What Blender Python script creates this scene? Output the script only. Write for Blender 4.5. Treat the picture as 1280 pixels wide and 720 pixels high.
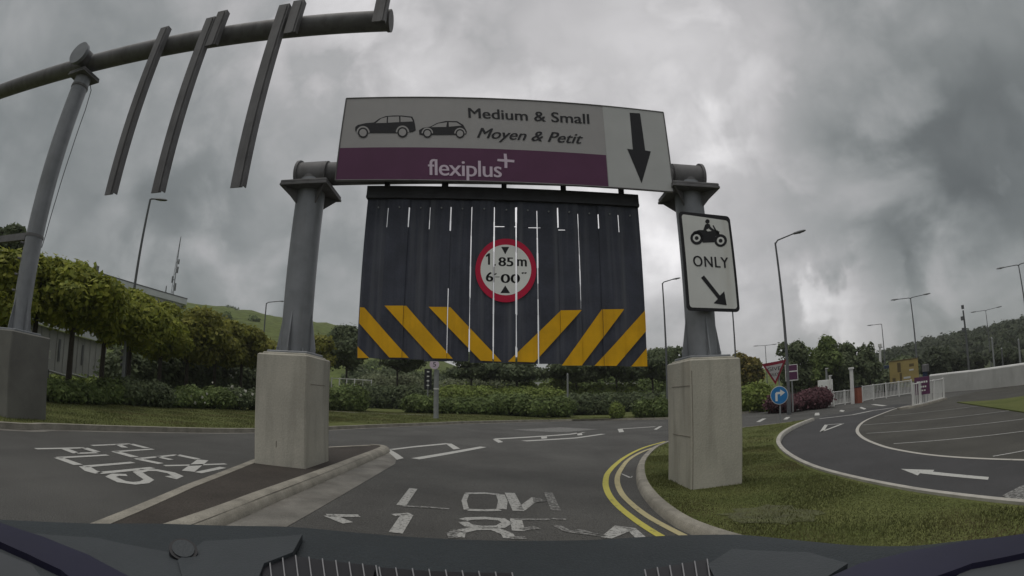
import bpy, bmesh, math, random
import numpy as np
from mathutils import Vector, Matrix

for o in list(bpy.data.objects):
    bpy.data.objects.remove(o)
SC = bpy.context.scene
COL = SC.collection
R = math.radians
random.seed(4)

# ------------------------------------------------------------------ camera (wide dashcam lens: equidistant fisheye)
CAM_H, PITCH, FPX = 1.3, 0.22, 625.0
cam = bpy.data.cameras.new('dashcam')
cam.type = 'PANO'
cam.sensor_width = 36.0
cam.sensor_fit = 'HORIZONTAL'
cam.clip_start = 0.05
cam.clip_end = 5000
pano = cam.cycles if hasattr(cam, 'cycles') and hasattr(cam.cycles, 'panorama_type') else cam
pano.panorama_type = 'FISHEYE_LENS_POLYNOMIAL'
pano.fisheye_fov = math.pi
pano.fisheye_polynomial_k0 = 0.0
pano.fisheye_polynomial_k1 = -1.0 / (FPX * 36.0 / 1280.0)
pano.fisheye_polynomial_k2 = 0.0
pano.fisheye_polynomial_k3 = 0.0
pano.fisheye_polynomial_k4 = 0.0
camo = bpy.data.objects.new('dashcam', cam)
camo.location = (0, 0, CAM_H)
camo.rotation_euler = (math.pi / 2 + PITCH, 0, 0)
COL.objects.link(camo)
SC.camera = camo

# ------------------------------------------------------------------ light
SUN_EL, SUN_AZ = R(76), R(-125)          # azimuth clockwise from +y
W = bpy.data.worlds.new('World')
SC.world = W
W.use_nodes = True
SKY_STRENGTH = 0.114


def sky_world():
    nt = W.node_tree
    nt.nodes.clear()
    N = nt.nodes.new
    L = nt.links.new

    def math_(op, a, b=None, c=None):
        n = N('ShaderNodeMath'); n.operation = op
        for i, v in enumerate((a, b, c)):
            if v is None: continue
            if isinstance(v, (int, float)): n.inputs[i].default_value = v
            else: L(v, n.inputs[i])
        return n.outputs[0]

    def vmath(op, a, b=None, s=None):
        n = N('ShaderNodeVectorMath'); n.operation = op
        for i, v in enumerate((a, b)):
            if v is None: continue
            if isinstance(v, tuple): n.inputs[i].default_value = v
            else: L(v, n.inputs[i])
        if s is not None: n.inputs['Scale'].default_value = s
        return n.outputs['Value'] if op == 'DOT_PRODUCT' else n.outputs[0]

    def mapr(v, a, b, c=0.0, d=1.0, smooth=True):
        n = N('ShaderNodeMapRange')
        n.interpolation_type = 'SMOOTHSTEP' if smooth else 'LINEAR'
        L(v, n.inputs[0])
        for i, x in enumerate((a, b, c, d)): n.inputs[i + 1].default_value = x
        return n.outputs[0]

    def noise(vec, scale, detail, rough, dist=0.0):
        n = N('ShaderNodeTexNoise'); L(vec, n.inputs['Vector'])
        n.inputs['Scale'].default_value = scale; n.inputs['Detail'].default_value = detail
        n.inputs['Roughness'].default_value = rough; n.inputs['Distortion'].default_value = dist
        return n.outputs[0]
    tc = N('ShaderNodeTexCoord')
    d = tc.outputs['Generated']
    sx = N('ShaderNodeSeparateXYZ'); L(d, sx.inputs[0])
    den = math_('ADD', math_('MAXIMUM', sx.outputs[2], 0.0), 0.22)
    cx = N('ShaderNodeCombineXYZ')
    L(math_('DIVIDE', sx.outputs[0], den), cx.inputs[0]); L(math_('DIVIDE', sx.outputs[1], den), cx.inputs[1])
    p = cx.outputs[0]
    n1 = noise(vmath('ADD', p, (3.1, 1.7, 0)), 0.62, 5, 0.46, 0.25)
    n2 = noise(vmath('ADD', p, (7.3, 4.2, 1)), 1.9, 5, 0.48, 0.3)
    n3 = noise(p, 6.0, 5, 0.55, 0.2)
    v = math_('ADD', math_('MULTIPLY', n1, 0.55), math_('MULTIPLY', n2, 0.33))
    v = math_('ADD', v, math_('MULTIPLY', n3, 0.12))
    w1 = noise(vmath('ADD', d, (1.3, .2, 4.1)), 3.0, 6, 0.5, 0.4)
    w2 = noise(vmath('ADD', d, (5.3, 2.2, .1)), 8.0, 5, 0.52, 0.3)
    warp = math_('MULTIPLY', math_('SUBTRACT', w1, 0.5), 0.55)
    warp = math_('ADD', warp, math_('MULTIPLY', math_('SUBTRACT', w2, 0.5), 0.16))
    bil = math_('MULTIPLY', math_('ABSOLUTE', math_('SUBTRACT', w1, 0.5)), 0.75)
    bil2 = math_('MULTIPLY', math_('ABSOLUTE', math_('SUBTRACT', w2, 0.5)), 0.45)
    v = math_('ADD', math_('MULTIPLY', v, 0.72), math_('MULTIPLY', w1, 0.16))
    v = math_('ADD', v, math_('SUBTRACT', math_('ADD', bil, bil2), 0.04))

    def blob(px, py, inner, outer, k=1.0):
        u = ray(px, py)
        dp = math_('ADD', vmath('DOT_PRODUCT', d, tuple(u)), math_('MULTIPLY', warp, k))
        return mapr(dp, math.cos(R(outer)), math.cos(R(inner)))
    base = mapr(v, 0.25, 0.75, 2.3, 4.4, True)
    # big banks of thicker, darker cloud and the thin bright places between them
    out = base
    for px, py, i, o, k, gain in [(1215, 70, 4, 27, .42, -.85), (1110, 225, 2, 14, .36, -.7), (1210, 250, 2, 14, .36, -.35), (1340, 290, 3, 24, .4, -0.8), (1150, 375, 1, 9, .3, -.35),
                                  (300, 340, 4, 20, .4, -1.0), (40, 260, 4, 30, .4, -0.55), (60, 40, 4, 26, .4, -.3), (250, 100, 5, 24, .4, .2), (330, 90, 1, 8, .4, .25),
                                  (850, 110, 4, 24, .4, 1.15), (700, 60, 4, 26, .4, .7), (430, 180, 3, 18, .4, .5), (1060, 322, 1, 6, .16, .9), (1196, 325, .5, 4, .12, .7),
                                  (1070, 368, .5, 5, .2, .4), (890, 340, 4, 20, .35, .8), (960, 420, 2, 14, .3, .35)]:
        out = math_('MULTIPLY', out, math_('ADD', math_('MULTIPLY', blob(px, py, i, o, k), gain / 3.1), 1.0))
    out = math_('ADD', math_('MULTIPLY', math_('MAXIMUM', out, 0.9), 1.0), 0.0)
    # under the horizon: ground colour, only seen by bounced light
    out = math_('MULTIPLY', out, mapr(sx.outputs[2], -0.08, 0.0, 0.3, 1.0))
    comb = N('ShaderNodeMix'); comb.data_type = 'RGBA'
    L(mapr(out, 1.0, 4.6), comb.inputs[0])
    comb.inputs[6].default_value = (0.925, 1.0, 0.985, 1)
    comb.inputs[7].default_value = (1.02, 1.0, 1.008, 1)
    tint = comb.outputs[2]
    cl = vmath('SCALE', tint); cl.node.inputs['Scale'].default_value = 1.0
    L(out, cl.node.inputs['Scale'])
    sky = N('ShaderNodeTexSky'); sky.sky_type = 'NISHITA'; sky.sun_disc = False
    sky.sun_elevation = SUN_EL; sky.sun_rotation = SUN_AZ
    mx = N('ShaderNodeMix'); mx.data_type = 'RGBA'; mx.inputs[0].default_value = 0.95
    L(sky.outputs[0], mx.inputs[6]); L(cl, mx.inputs[7])
    bg = N('ShaderNodeBackground'); bg.inputs['Strength'].default_value = SKY_STRENGTH
    L(mx.outputs[2], bg.inputs[0])
    wo = N('ShaderNodeOutputWorld'); L(bg.outputs[0], wo.inputs[0])


sun = bpy.data.lights.new('sun', 'SUN')
sun.energy = 1.5
sun.angle = R(50)
sun.color = (1.0, 0.96, 0.9)
suno = bpy.data.objects.new('sun', sun)
COL.objects.link(suno)
sd = Vector((math.sin(SUN_AZ) * math.cos(SUN_EL), math.cos(SUN_AZ) * math.cos(SUN_EL), math.sin(SUN_EL)))
suno.rotation_euler = sd.to_track_quat('Z', 'Y').to_euler()
vs = SC.view_settings
vs.view_transform = 'Standard'; vs.look = 'None'; vs.exposure = 0.0; vs.gamma = 1.0; vs.use_curve_mapping = False

# ------------------------------------------------------------------ surveying: sight lines of the dashcam to real points
def ray(x, y):
    dx, dy = x - 640.0, y - 360.0
    r = max(math.hypot(dx, dy), 1e-9)
    th = r / FPX
    s = math.sin(th) / r
    c = (dx * s, -dy * s, math.cos(th))
    return (c[0], c[2] * math.cos(PITCH) - c[1] * math.sin(PITCH), c[2] * math.sin(PITCH) + c[1] * math.cos(PITCH))


def gz(x):
    """road level: a crossfall of 0.30 m between x = -2.5 and 2.5"""
    return -0.30 * min(1.0, max(0.0, (x + 2.5) / 5.0))


def gpt(px, py, dz=0.0):
    d = ray(px, py)
    z = dz
    for _ in range(25):
        t = (z - CAM_H) / min(d[2], -1e-4)
        z = gz(d[0] * t) + dz
    return (d[0] * t, d[1] * t)


def far(px, py, rho):
    """the point at plan distance rho on a sight line"""
    d = ray(px, py)
    t = rho / math.hypot(d[0], d[1])
    return Vector((d[0] * t, d[1] * t, CAM_H + d[2] * t))


def foot(px, py, rho, dz=0.0):
    p = far(px, py, rho)
    return Vector((p.x, p.y, gz(p.x) + dz))


sky_world()

# ------------------------------------------------------------------ materials
MATS = {}


def mat(name, col, rough=0.8, metal=0.0, var=0.0, scale=3.0, bump=0.0, bscale=60.0, col2=None, spec=0.3, detail=6.0, fine=0.0, fscale=200.0, stain=None):
    """a surface with broad mottling (var / col2), fine speckle (fine) and relief (bump)"""
    if name in MATS: return MATS[name]
    m = bpy.data.materials.new(name); m.use_nodes = True
    nt = m.node_tree; N = nt.nodes.new; L = nt.links.new
    b = nt.nodes['Principled BSDF']
    b.inputs['Roughness'].default_value = rough; b.inputs['Metallic'].default_value = metal
    b.inputs['Specular IOR Level'].default_value = spec
    c = (*col, 1)
    b.inputs['Base Color'].default_value = c
    tc = N('ShaderNodeTexCoord')
    if var or col2:
        n = N('ShaderNodeTexNoise'); n.inputs['Scale'].default_value = scale; n.inputs['Detail'].default_value = detail
        n.inputs['Roughness'].default_value = 0.6
        L(tc.outputs['Object'], n.inputs['Vector'])
        mp = N('ShaderNodeMapRange'); mp.inputs[1].default_value = .32; mp.inputs[2].default_value = .68
        L(n.outputs[0], mp.inputs[0])
        mx = N('ShaderNodeMix'); mx.data_type = 'RGBA'
        L(mp.outputs[0], mx.inputs[0])
        c2 = col2 if col2 else tuple(v * (1 + var) for v in col)
        c1 = col if col2 else tuple(v * (1 - var) for v in col)
        mx.inputs[6].default_value = (*c1, 1); mx.inputs[7].default_value = (*c2, 1)
        out = mx.outputs[2]
        if fine:
            n2 = N('ShaderNodeTexNoise'); n2.inputs['Scale'].default_value = fscale; n2.inputs['Detail'].default_value = 2
            L(tc.outputs['Object'], n2.inputs['Vector'])
            mp2 = N('ShaderNodeMapRange'); mp2.inputs[1].default_value = .3; mp2.inputs[2].default_value = .7
            mp2.inputs[3].default_value = 1 - fine; mp2.inputs[4].default_value = 1 + fine
            L(n2.outputs[0], mp2.inputs[0])
            vm = N('ShaderNodeVectorMath'); vm.operation = 'SCALE'
            L(out, vm.inputs[0]); L(mp2.outputs[0], vm.inputs['Scale']); out = vm.outputs[0]
        if stain:
            # streaks / drips, on the boards fold shading too: noise stretched along z
            scol, sc, amt = stain
            mpn = N('ShaderNodeMapping'); mpn.inputs['Scale'].default_value = sc
            L(tc.outputs['Object'], mpn.inputs[0])
            n3 = N('ShaderNodeTexNoise'); n3.inputs['Scale'].default_value = 1; n3.inputs['Detail'].default_value = 5
            L(mpn.outputs[0], n3.inputs['Vector'])
            mp3 = N('ShaderNodeMapRange'); mp3.inputs[1].default_value = .5; mp3.inputs[2].default_value = .72
            mp3.inputs[4].default_value = amt
            L(n3.outputs[0], mp3.inputs[0])
            mx3 = N('ShaderNodeMix'); mx3.data_type = 'RGBA'
            L(mp3.outputs[0], mx3.inputs[0]); L(out, mx3.inputs[6]); mx3.inputs[7].default_value = (*scol, 1)
            out = mx3.outputs[2]
        L(out, b.inputs['Base Color'])
    if bump:
        nb = N('ShaderNodeTexNoise'); nb.inputs['Scale'].default_value = bscale; nb.inputs['Detail'].default_value = 4
        L(tc.outputs['Object'], nb.inputs['Vector'])
        bp = N('ShaderNodeBump'); bp.inputs['Strength'].default_value = bump; bp.inputs['Distance'].default_value = .02
        L(nb.outputs[0], bp.inputs['Height']); L(bp.outputs[0], b.inputs['Normal'])
    MATS[name] = m
    return m


def leafmat(name, a, bcol, trans=0.35, straw=None):
    """foliage: every leaf its own mix of two colours"""
    if name in MATS: return MATS[name]
    m = bpy.data.materials.new(name); m.use_nodes = True
    nt = m.node_tree; N = nt.nodes.new; L = nt.links.new
    b = nt.nodes['Principled BSDF']; b.inputs['Roughness'].default_value = .65; b.inputs['Specular IOR Level'].default_value = .2
    g = N('ShaderNodeNewGeometry')
    mx = N('ShaderNodeMix'); mx.data_type = 'RGBA'
    L(g.outputs['Random Per Island'], mx.inputs[0])
    mx.inputs[6].default_value = (*a, 1); mx.inputs[7].default_value = (*bcol, 1)
    src = mx.outputs[2]
    if straw:
        t0 = N('ShaderNodeTexCoord'); n0 = N('ShaderNodeTexNoise'); n0.inputs['Scale'].default_value = .55; n0.inputs['Detail'].default_value = 5
        L(t0.outputs['Object'], n0.inputs['Vector'])
        m0 = N('ShaderNodeMapRange'); m0.inputs[1].default_value = .5; m0.inputs[2].default_value = .68; m0.inputs[4].default_value = .8
        L(n0.outputs[0], m0.inputs[0])
        x0 = N('ShaderNodeMix'); x0.data_type = 'RGBA'; L(m0.outputs[0], x0.inputs[0]); L(src, x0.inputs[6]); x0.inputs[7].default_value = (*straw, 1)
        src = x0.outputs[2]
    tc = N('ShaderNodeTexCoord'); n = N('ShaderNodeTexNoise'); n.inputs['Scale'].default_value = 1.1; n.inputs['Detail'].default_value = 3
    L(tc.outputs['Object'], n.inputs['Vector'])
    mp = N('ShaderNodeMapRange'); mp.inputs[1].default_value = .3; mp.inputs[2].default_value = .7; mp.inputs[3].default_value = .65; mp.inputs[4].default_value = 1.35
    L(n.outputs[0], mp.inputs[0])
    vm = N('ShaderNodeVectorMath'); vm.operation = 'SCALE'; L(src, vm.inputs[0]); L(mp.outputs[0], vm.inputs['Scale'])
    L(vm.outputs[0], b.inputs['Base Color'])
    t = N('ShaderNodeBsdfTranslucent'); L(vm.outputs[0], t.inputs[0])
    ms = N('ShaderNodeMixShader'); ms.inputs[0].default_value = trans
    L(b.outputs[0], ms.inputs[1]); L(t.outputs[0], ms.inputs[2]); L(ms.outputs[0], nt.nodes['Material Output'].inputs[0])
    MATS[name] = m
    return m


def wornpaint(name, col, wear, scale=14.0, under=(.072, .071, .067)):
    """thermoplastic road paint worn through to the asphalt in patches"""
    if name in MATS: return MATS[name]
    m = bpy.data.materials.new(name); m.use_nodes = True
    nt = m.node_tree; N = nt.nodes.new; L = nt.links.new
    b = nt.nodes['Principled BSDF']; b.inputs['Roughness'].default_value = .8; b.inputs['Specular IOR Level'].default_value = .25
    tc = N('ShaderNodeTexCoord'); n = N('ShaderNodeTexNoise'); n.inputs['Scale'].default_value = scale; n.inputs['Detail'].default_value = 8
    n.inputs['Roughness'].default_value = .7
    L(tc.outputs['Object'], n.inputs['Vector'])
    mp = N('ShaderNodeMapRange'); mp.inputs[1].default_value = wear - .07; mp.inputs[2].default_value = wear + .07
    L(n.outputs[0], mp.inputs[0])
    mx = N('ShaderNodeMix'); mx.data_type = 'RGBA'; L(mp.outputs[0], mx.inputs[0])
    mx.inputs[6].default_value = (*under, 1); mx.inputs[7].default_value = (*col, 1)
    L(mx.outputs[2], b.inputs['Base Color'])
    MATS[name] = m
    return m


asphalt = mat('asphalt', (.074, .073, .069), .85, var=.22, scale=.45, fine=.55, fscale=75, bump=.5, bscale=90, spec=.25, stain=((.048, .047, .0455), (.9, .12, 1), .5))
asphalt_new = mat('new_asphalt', (.049, .0485, .050), .8, var=.15, scale=.7, fine=.55, fscale=75, bump=.5, bscale=90, spec=.25)
asphalt_old = mat('old_asphalt', (.062, .060, .053), .88, var=.22, scale=.5, fine=.5, fscale=75, bump=.5, bscale=90, spec=.2)
asphalt_brown = mat('island_asphalt', (.056, .049, .043), .9, var=.2, scale=1.2, fine=.35, fscale=80, bump=.4, bscale=90, spec=.2)
kerb_m = mat('kerb_concrete', (.25, .235, .20), .85, var=.25, scale=3, fine=.15, fscale=60, bump=.25, bscale=60)
gutter_m = mat('gutter_concrete', (.165, .158, .142), .85, var=.3, scale=1.6, fine=.15, fscale=60, bump=.25, bscale=60, stain=((.09, .08, .07), (2, 2, 2), .6))
conc = mat('plinth_concrete', (.43, .41, .35), .85, var=.10, scale=1.3, fine=.07, fscale=40, bump=.2, bscale=35, stain=((.23, .22, .185), (4.2, 4.2, .5), .6))
conc_dimmed = mat('dark_stained_concrete', (.15, .148, .135), .9, var=.2, scale=1.2, bump=.2, bscale=35)  # dark base colour paints in the windscreen reflection over this plinth
conc_d = mat('joint_concrete', (.22, .20, .17), .9, var=.2, scale=6)
galv = mat('galvanised_steel', (.24, .25, .265), .5, .35, var=.13, scale=2.5, bump=.05, bscale=20, stain=((.17, .175, .18), (5, 5, .6), .6))
steel_d = mat('weathered_grey_steel', (.15, .148, .152), .6, .25, var=.2, scale=2.2, bump=.06, bscale=20, stain=((.08, .075, .07), (6, 6, .5), .5))
slatm = mat('dark_navy_board', (.050, .055, .075), .55, var=.25, scale=2.2, fine=.1, fscale=40, bump=.05, bscale=30, stain=((.10, .105, .122), (9, 9, .28), .85))  # pale vertical streaks paint in fold shading as well as weathering
raild = mat('dark_rail', (.040, .041, .046), .6, var=.25, scale=3)
yellow = mat('stripe_yellow', (.74, .40, .006), .6, var=.10, scale=3, stain=((.48, .24, .01), (5, 5, .5), .5))
redp = mat('sign_red', (.52, .008, .05), .5, var=.1, scale=3)
whitep = mat('sign_white', (.66, .67, .65), .5, var=.06, scale=2, stain=((.5, .49, .44), (5, 5, .4), .5))
whiteb = mat('board_white', (.365, .355, .355), .45, var=.05, scale=1.5, stain=((.34, .33, .32), (4, 4, .4), .4))
whitec = mat('board_pale_panel', (.47, .48, .475), .45, var=.05, scale=1.5)
purple = mat('board_purple', (.098, .030, .078), .45, var=.08, scale=2)
lilac = mat('lilac_lettering', (.62, .52, .62), .5, var=.03)
blackp = mat('sign_black', (.014, .014, .017), .5, var=.1)
bluep = mat('sign_blue', (.02, .17, .42), .45, var=.05)
whitefence = mat('white_paint', (.62, .62, .60), .6, var=.08, scale=2)
line_w = wornpaint('white_road_paint', (.42, .42, .40), .37, 22)
line_f = wornpaint('faded_road_paint', (.36, .36, .345), .43, 30)
line_ff = wornpaint('very_faded_road_paint', (.27, .27, .26), .52, 26)
line_y = wornpaint('yellow_road_paint', (.44, .40, .085), .36, 8)
line_y2 = wornpaint('pale_yellow_road_paint', (.40, .355, .20), .36, 8)
line_k = wornpaint('lane_edge_paint', (.40, .385, .35), .33, 6)
grass_g = mat('turf', (.076, .092, .028), .95, col2=(.118, .128, .046), scale=.9, fine=.35, fscale=35, bump=.7, bscale=45, spec=.1)
soil_g = mat('rough_ground', (.085, .09, .035), .95, col2=(.11, .115, .045), scale=.05, fine=.3, fscale=3, spec=.1)
blade = leafmat('grass_blade', (.084, .098, .034), (.142, .148, .058), .35, (.14, .115, .062))
bark = mat('bark', (.05, .042, .034), .9, var=.3, scale=8, bump=.4, bscale=30)
hill_m = mat('hill_grass', (.070, .098, .026), .95, col2=(.115, .135, .045), scale=.02, fine=.3, fscale=.4, spec=.05)
hill_w = mat('hill_scrub', (.05, .060, .034), .95, col2=(.065, .075, .045), scale=.03, fine=.3, fscale=.4, spec=.05)
wallc = mat('pale_wall', (.42, .42, .40), .8, var=.12, scale=.6, stain=((.28, .28, .26), (1.2, 1.2, .3), .6))
greywall = mat('grey_cladding', (.30, .30, .295), .8, var=.15, scale=.5)
roofw = mat('white_roof_sheet', (.50, .52, .53), .6, var=.1, scale=.5)
dashm = mat('dash_plastic', (.023, .029, .033), .62, var=.12, scale=5, fine=.2, fscale=250, bump=.15, bscale=220, spec=.3)
dashl = mat('dash_grey_plastic', (.040, .046, .051), .6, var=.12, scale=5, bump=.15, bscale=220, spec=.3)  # paler dash colour, on the panels it paints in reflected sky
trimb = mat('dark_blue_trim', (.010, .009, .028), .5, var=.2, scale=4, spec=.3)
chrome = mat('pale_trim', (.22, .22, .23), .5, var=.1)
pylonm = mat('grey_pole', (.10, .105, .11), .6, .2, var=.12, scale=1)
polel = mat('light_grey_pole', (.24, .25, .25), .6, .2, var=.12, scale=1)
glassy = mat('lamp_lens', (.2, .21, .22), .3, var=.05)
bb_y = mat('billboard_tan', (.30, .235, .085), .6, var=.15, scale=.8)
bb_b = mat('billboard_brown', (.10, .075, .03), .6, var=.2, scale=1)
contb = mat('container_blue', (.02, .035, .075), .6, var=.15, scale=.5)
orangep = mat('barrier_orange', (.24, .075, .045), .6, var=.1)

whitedisc = mat('disc_white', (.80, .81, .78), .5, var=.05, scale=2)
LF = dict(
    yg=leafmat('yellow_green_leaf', (.15, .185, .030), (.31, .32, .05)),
    ygb=leafmat('bronze_green_leaf', (.14, .155, .034), (.27, .26, .054)),
    mid=leafmat('mid_green_leaf', (.095, .138, .044), (.170, .215, .072)),
    dark=leafmat('dark_green_leaf', (.085, .112, .060), (.140, .168, .084)),
    grey=leafmat('grey_green_leaf', (.15, .175, .10), (.23, .255, .15)),
    bright=leafmat('bright_green_leaf', (.150, .205, .046), (.24, .285, .080)),
    purp=leafmat('purple_leaf', (.105, .052, .062), (.165, .078, .090)),
    orange=leafmat('russet_leaf', (.11, .12, .034), (.23, .175, .045)),
    wood=leafmat('wooded_slope_leaf', (.046, .060, .036), (.074, .088, .050)),
    flower=leafmat('pale_blossom', (.35, .35, .30), (.55, .55, .50)))

# ------------------------------------------------------------------ builders
class MB:
    def __init__(s): s.v = []; s.f = []

    def add(s, v, f):
        o = len(s.v)
        s.v += [tuple(p) for p in v]; s.f += [tuple(i + o for i in q) for q in f]
        return s

    def box(s, c, d, rot=None):
        x, y, z = (k / 2 for k in d)
        v = [Vector((a * x, b * y, e * z)) for e in (-1, 1) for a, b in ((-1, -1), (1, -1), (1, 1), (-1, 1))]
        if rot: v = [rot @ p for p in v]
        c = Vector(c)
        return s.add([p + c for p in v], [(3, 2, 1, 0), (4, 5, 6, 7), (0, 1, 5, 4), (1, 2, 6, 5), (2, 3, 7, 6), (3, 0, 4, 7)])

    def cbox(s, c, d, ch=.02, zrot=0.0):
        """a box with chamfered vertical edges and top arris"""
        x, y, z = (k / 2 for k in d)
        def ring(zz, i):
            a, b = x - i, y - i
            return [(-a + ch, -b, zz), (a - ch, -b, zz), (a, -b + ch, zz), (a, b - ch, zz), (a - ch, b, zz), (-a + ch, b, zz), (-a, b - ch, zz), (-a, -b + ch, zz)]
        v = ring(-z, 0) + ring(z - ch, 0) + ring(z, ch)
        v = [Matrix.Rotation(zrot, 3, 'Z') @ Vector(p) + Vector(c) for p in v]
        f = [tuple(range(7, -1, -1)), tuple(range(16, 24))]
        for k in (0, 8):
            for i in range(8): f.append((k + i, k + (i + 1) % 8, k + 8 + (i + 1) % 8, k + 8 + i))
        return s.add(v, f)

    def tube(s, pts, rad, n=12, cap=True):
        pts = [Vector(p) for p in pts]
        if isinstance(rad, (int, float)): rad = [rad] * len(pts)
        base = len(s.v); up = None
        for i, p in enumerate(pts):
            a = pts[min(i + 1, len(pts) - 1)] - pts[max(i - 1, 0)]
            a.normalize()
            if up is None:
                up = Vector((0, 0, 1)) if abs(a.z) < .9 else Vector((0, 1, 0))
            e1 = up.cross(a).normalized(); e2 = a.cross(e1).normalized(); up = e2
            for k in range(n):
                t = 2 * math.pi * k / n
                s.v.append(tuple(p + (e1 * math.cos(t) + e2 * math.sin(t)) * rad[i]))
        for i in range(len(pts) - 1):
            for k in range(n):
                a = base + i * n + k; b = base + i * n + (k + 1) % n
                s.f.append((a, b, b + n, a + n))
        if cap:
            s.f.append(tuple(base + k for k in range(n - 1, -1, -1)))
            s.f.append(tuple(base + (len(pts) - 1) * n + k for k in range(n)))
        return s

    def prism(s, poly, off):
        """closed polygon (3-D points) extruded by a vector"""
        n = len(poly); off = Vector(off)
        v = [Vector(p) for p in poly]; v = v + [p + off for p in v]
        f = [tuple(range(n)), tuple(range(2 * n - 1, n - 1, -1))]
        for i in range(n):
            j = (i + 1) % n; f.append((j, i, i + n, j + n))
        return s.add(v, f)

    def build(s, name, m, parent=None, smooth=False, world=True):
        v = np.array(s.v, float)
        if parent is not None and world:
            v = v - np.array(root_loc(parent))
        me = bpy.data.meshes.new(name)
        me.from_pydata(v.tolist(), [], s.f)
        if m: me.materials.append(m)
        bm = bmesh.new(); bm.from_mesh(me)
        bmesh.ops.recalc_face_normals(bm, faces=bm.faces); bm.to_mesh(me); bm.free()
        if smooth:
            me.polygons.foreach_set('use_smooth', [True] * len(me.polygons))
            try: me.set_sharp_from_angle(angle=R(40))
            except Exception: pass
        o = bpy.data.objects.new(name, me); COL.objects.link(o)
        if parent is not None: o.parent = parent
        return o


def root_loc(o):
    p = Vector((0, 0, 0))
    while o is not None: p = p + o.location; o = o.parent
    return p


def tag(o, label=None, cat=None, group=None, kind=None):
    for k, val in (('label', label), ('category', cat), ('group', group), ('kind', kind)):
        if val: o[k] = val
    return o


def thing(name, loc, label, cat, group=None):
    o = bpy.data.objects.new(name, None); COL.objects.link(o)
    o.location = loc; o.empty_display_size = .2
    return tag(o, label, cat, group)


def copy_tree(o, parent=None):
    c = o.copy(); COL.objects.link(c); c.parent = parent
    for ch in list(o.children): copy_tree(ch, c)
    return c


def mesh_np(name, V, F, m, parent=None):
    """fast mesh of equal-sized faces from numpy arrays"""
    me = bpy.data.meshes.new(name)
    k = F.shape[1]
    me.vertices.add(len(V)); me.vertices.foreach_set('co', V.astype(np.float32).ravel())
    me.loops.add(F.size); me.loops.foreach_set('vertex_index', F.astype(np.int32).ravel())
    me.polygons.add(len(F)); me.polygons.foreach_set('loop_start', np.arange(0, F.size, k, dtype=np.int32))
    me.update(calc_edges=True); me.validate()
    me.materials.append(m)
    o = bpy.data.objects.new(name, me); COL.objects.link(o)
    if parent is not None: o.parent = parent
    return o


# ---- ground sheets follow the crossfall: cut at x = -2.5 and 2.5, then set the level
def sheet(name, pts, dz, m, kind='structure', parent=None, skirt=0.0, holes=None):
    bm = bmesh.new()
    vs_ = [bm.verts.new((p[0], p[1], 0)) for p in pts]
    bm.faces.new(vs_)
    return _finish_sheet(bm, name, dz, m, kind, parent, skirt)


def _finish_sheet(bm, name, dz, m, kind, parent, skirt=0.0):
    bm.normal_update()
    bmesh.ops.triangulate(bm, faces=bm.faces)
    for x in (-2.5, 2.5):
        bmesh.ops.bisect_plane(bm, geom=bm.verts[:] + bm.edges[:] + bm.faces[:], plane_co=(x, 0, 0), plane_no=(1, 0, 0))
    bmesh.ops.recalc_face_normals(bm, faces=bm.faces)
    for f in bm.faces:
        if f.normal.z < 0: f.normal_flip()
    for v in bm.verts: v.co.z = gz(v.co.x) + dz
    if skirt:
        be = [e for e in bm.edges if e.is_boundary]
        r = bmesh.ops.extrude_edge_only(bm, edges=be)
        for g in r['geom']:
            if isinstance(g, bmesh.types.BMVert): g.co.z -= skirt
    me = bpy.data.meshes.new(name); bm.to_mesh(me); bm.free(); me.materials.append(m)
    o = bpy.data.objects.new(name, me); COL.objects.link(o)
    if kind: o['kind'] = kind
    if parent is not None: o.parent = parent
    return o


def ribbon_pts(pts, w):
    P = [Vector((p[0], p[1])) for p in pts]
    Lp, Rp = [], []
    for i, p in enumerate(P):
        a = (P[min(i + 1, len(P) - 1)] - P[max(i - 1, 0)]).normalized(); n = Vector((-a.y, a.x))
        if 0 < i < len(P) - 1:
            b = (P[i + 1] - p).normalized(); c = max(.45, a.dot(b)); k = 1 / c
        else: k = 1
        ww = w[i] if isinstance(w, (list, tuple)) else w
        Lp.append(p + n * ww / 2 * k); Rp.append(p - n * ww / 2 * k)
    return Lp, Rp


def strokes(name, lines, dz, m, parent=None, kind='structure'):
    """painted strokes on the road; lines = [(points, width), ...]; polygons come with width None"""
    bm = bmesh.new()
    for pts, w in lines:
        if w is None:
            bm.faces.new([bm.verts.new((p[0], p[1], 0)) for p in pts]); continue
        Lp, Rp = ribbon_pts(pts, w)
        a = [bm.verts.new((p.x, p.y, 0)) for p in Lp]; b = [bm.verts.new((p.x, p.y, 0)) for p in Rp]
        for i in range(len(a) - 1): bm.faces.new((a[i], b[i], b[i + 1], a[i + 1]))
    return _finish_sheet(bm, name, dz, m, kind, parent)


def smooth_line(pts, n=6):
    """Catmull-Rom through the points"""
    P = [np.array(p, float) for p in pts]; P = [2 * P[0] - P[1]] + P + [2 * P[-1] - P[-2]]
    out = []
    for i in range(1, len(P) - 2):
        for k in range(n):
            t = k / n
            out.append(tuple(.5 * (2 * P[i] + (P[i + 1] - P[i - 1]) * t + (2 * P[i - 1] - 5 * P[i] + 4 * P[i + 1] - P[i + 2]) * t * t + (3 * P[i] - P[i - 1] - 3 * P[i + 1] + P[i + 2]) * t ** 3)))
    out.append(tuple(P[-2]))
    return out


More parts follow.
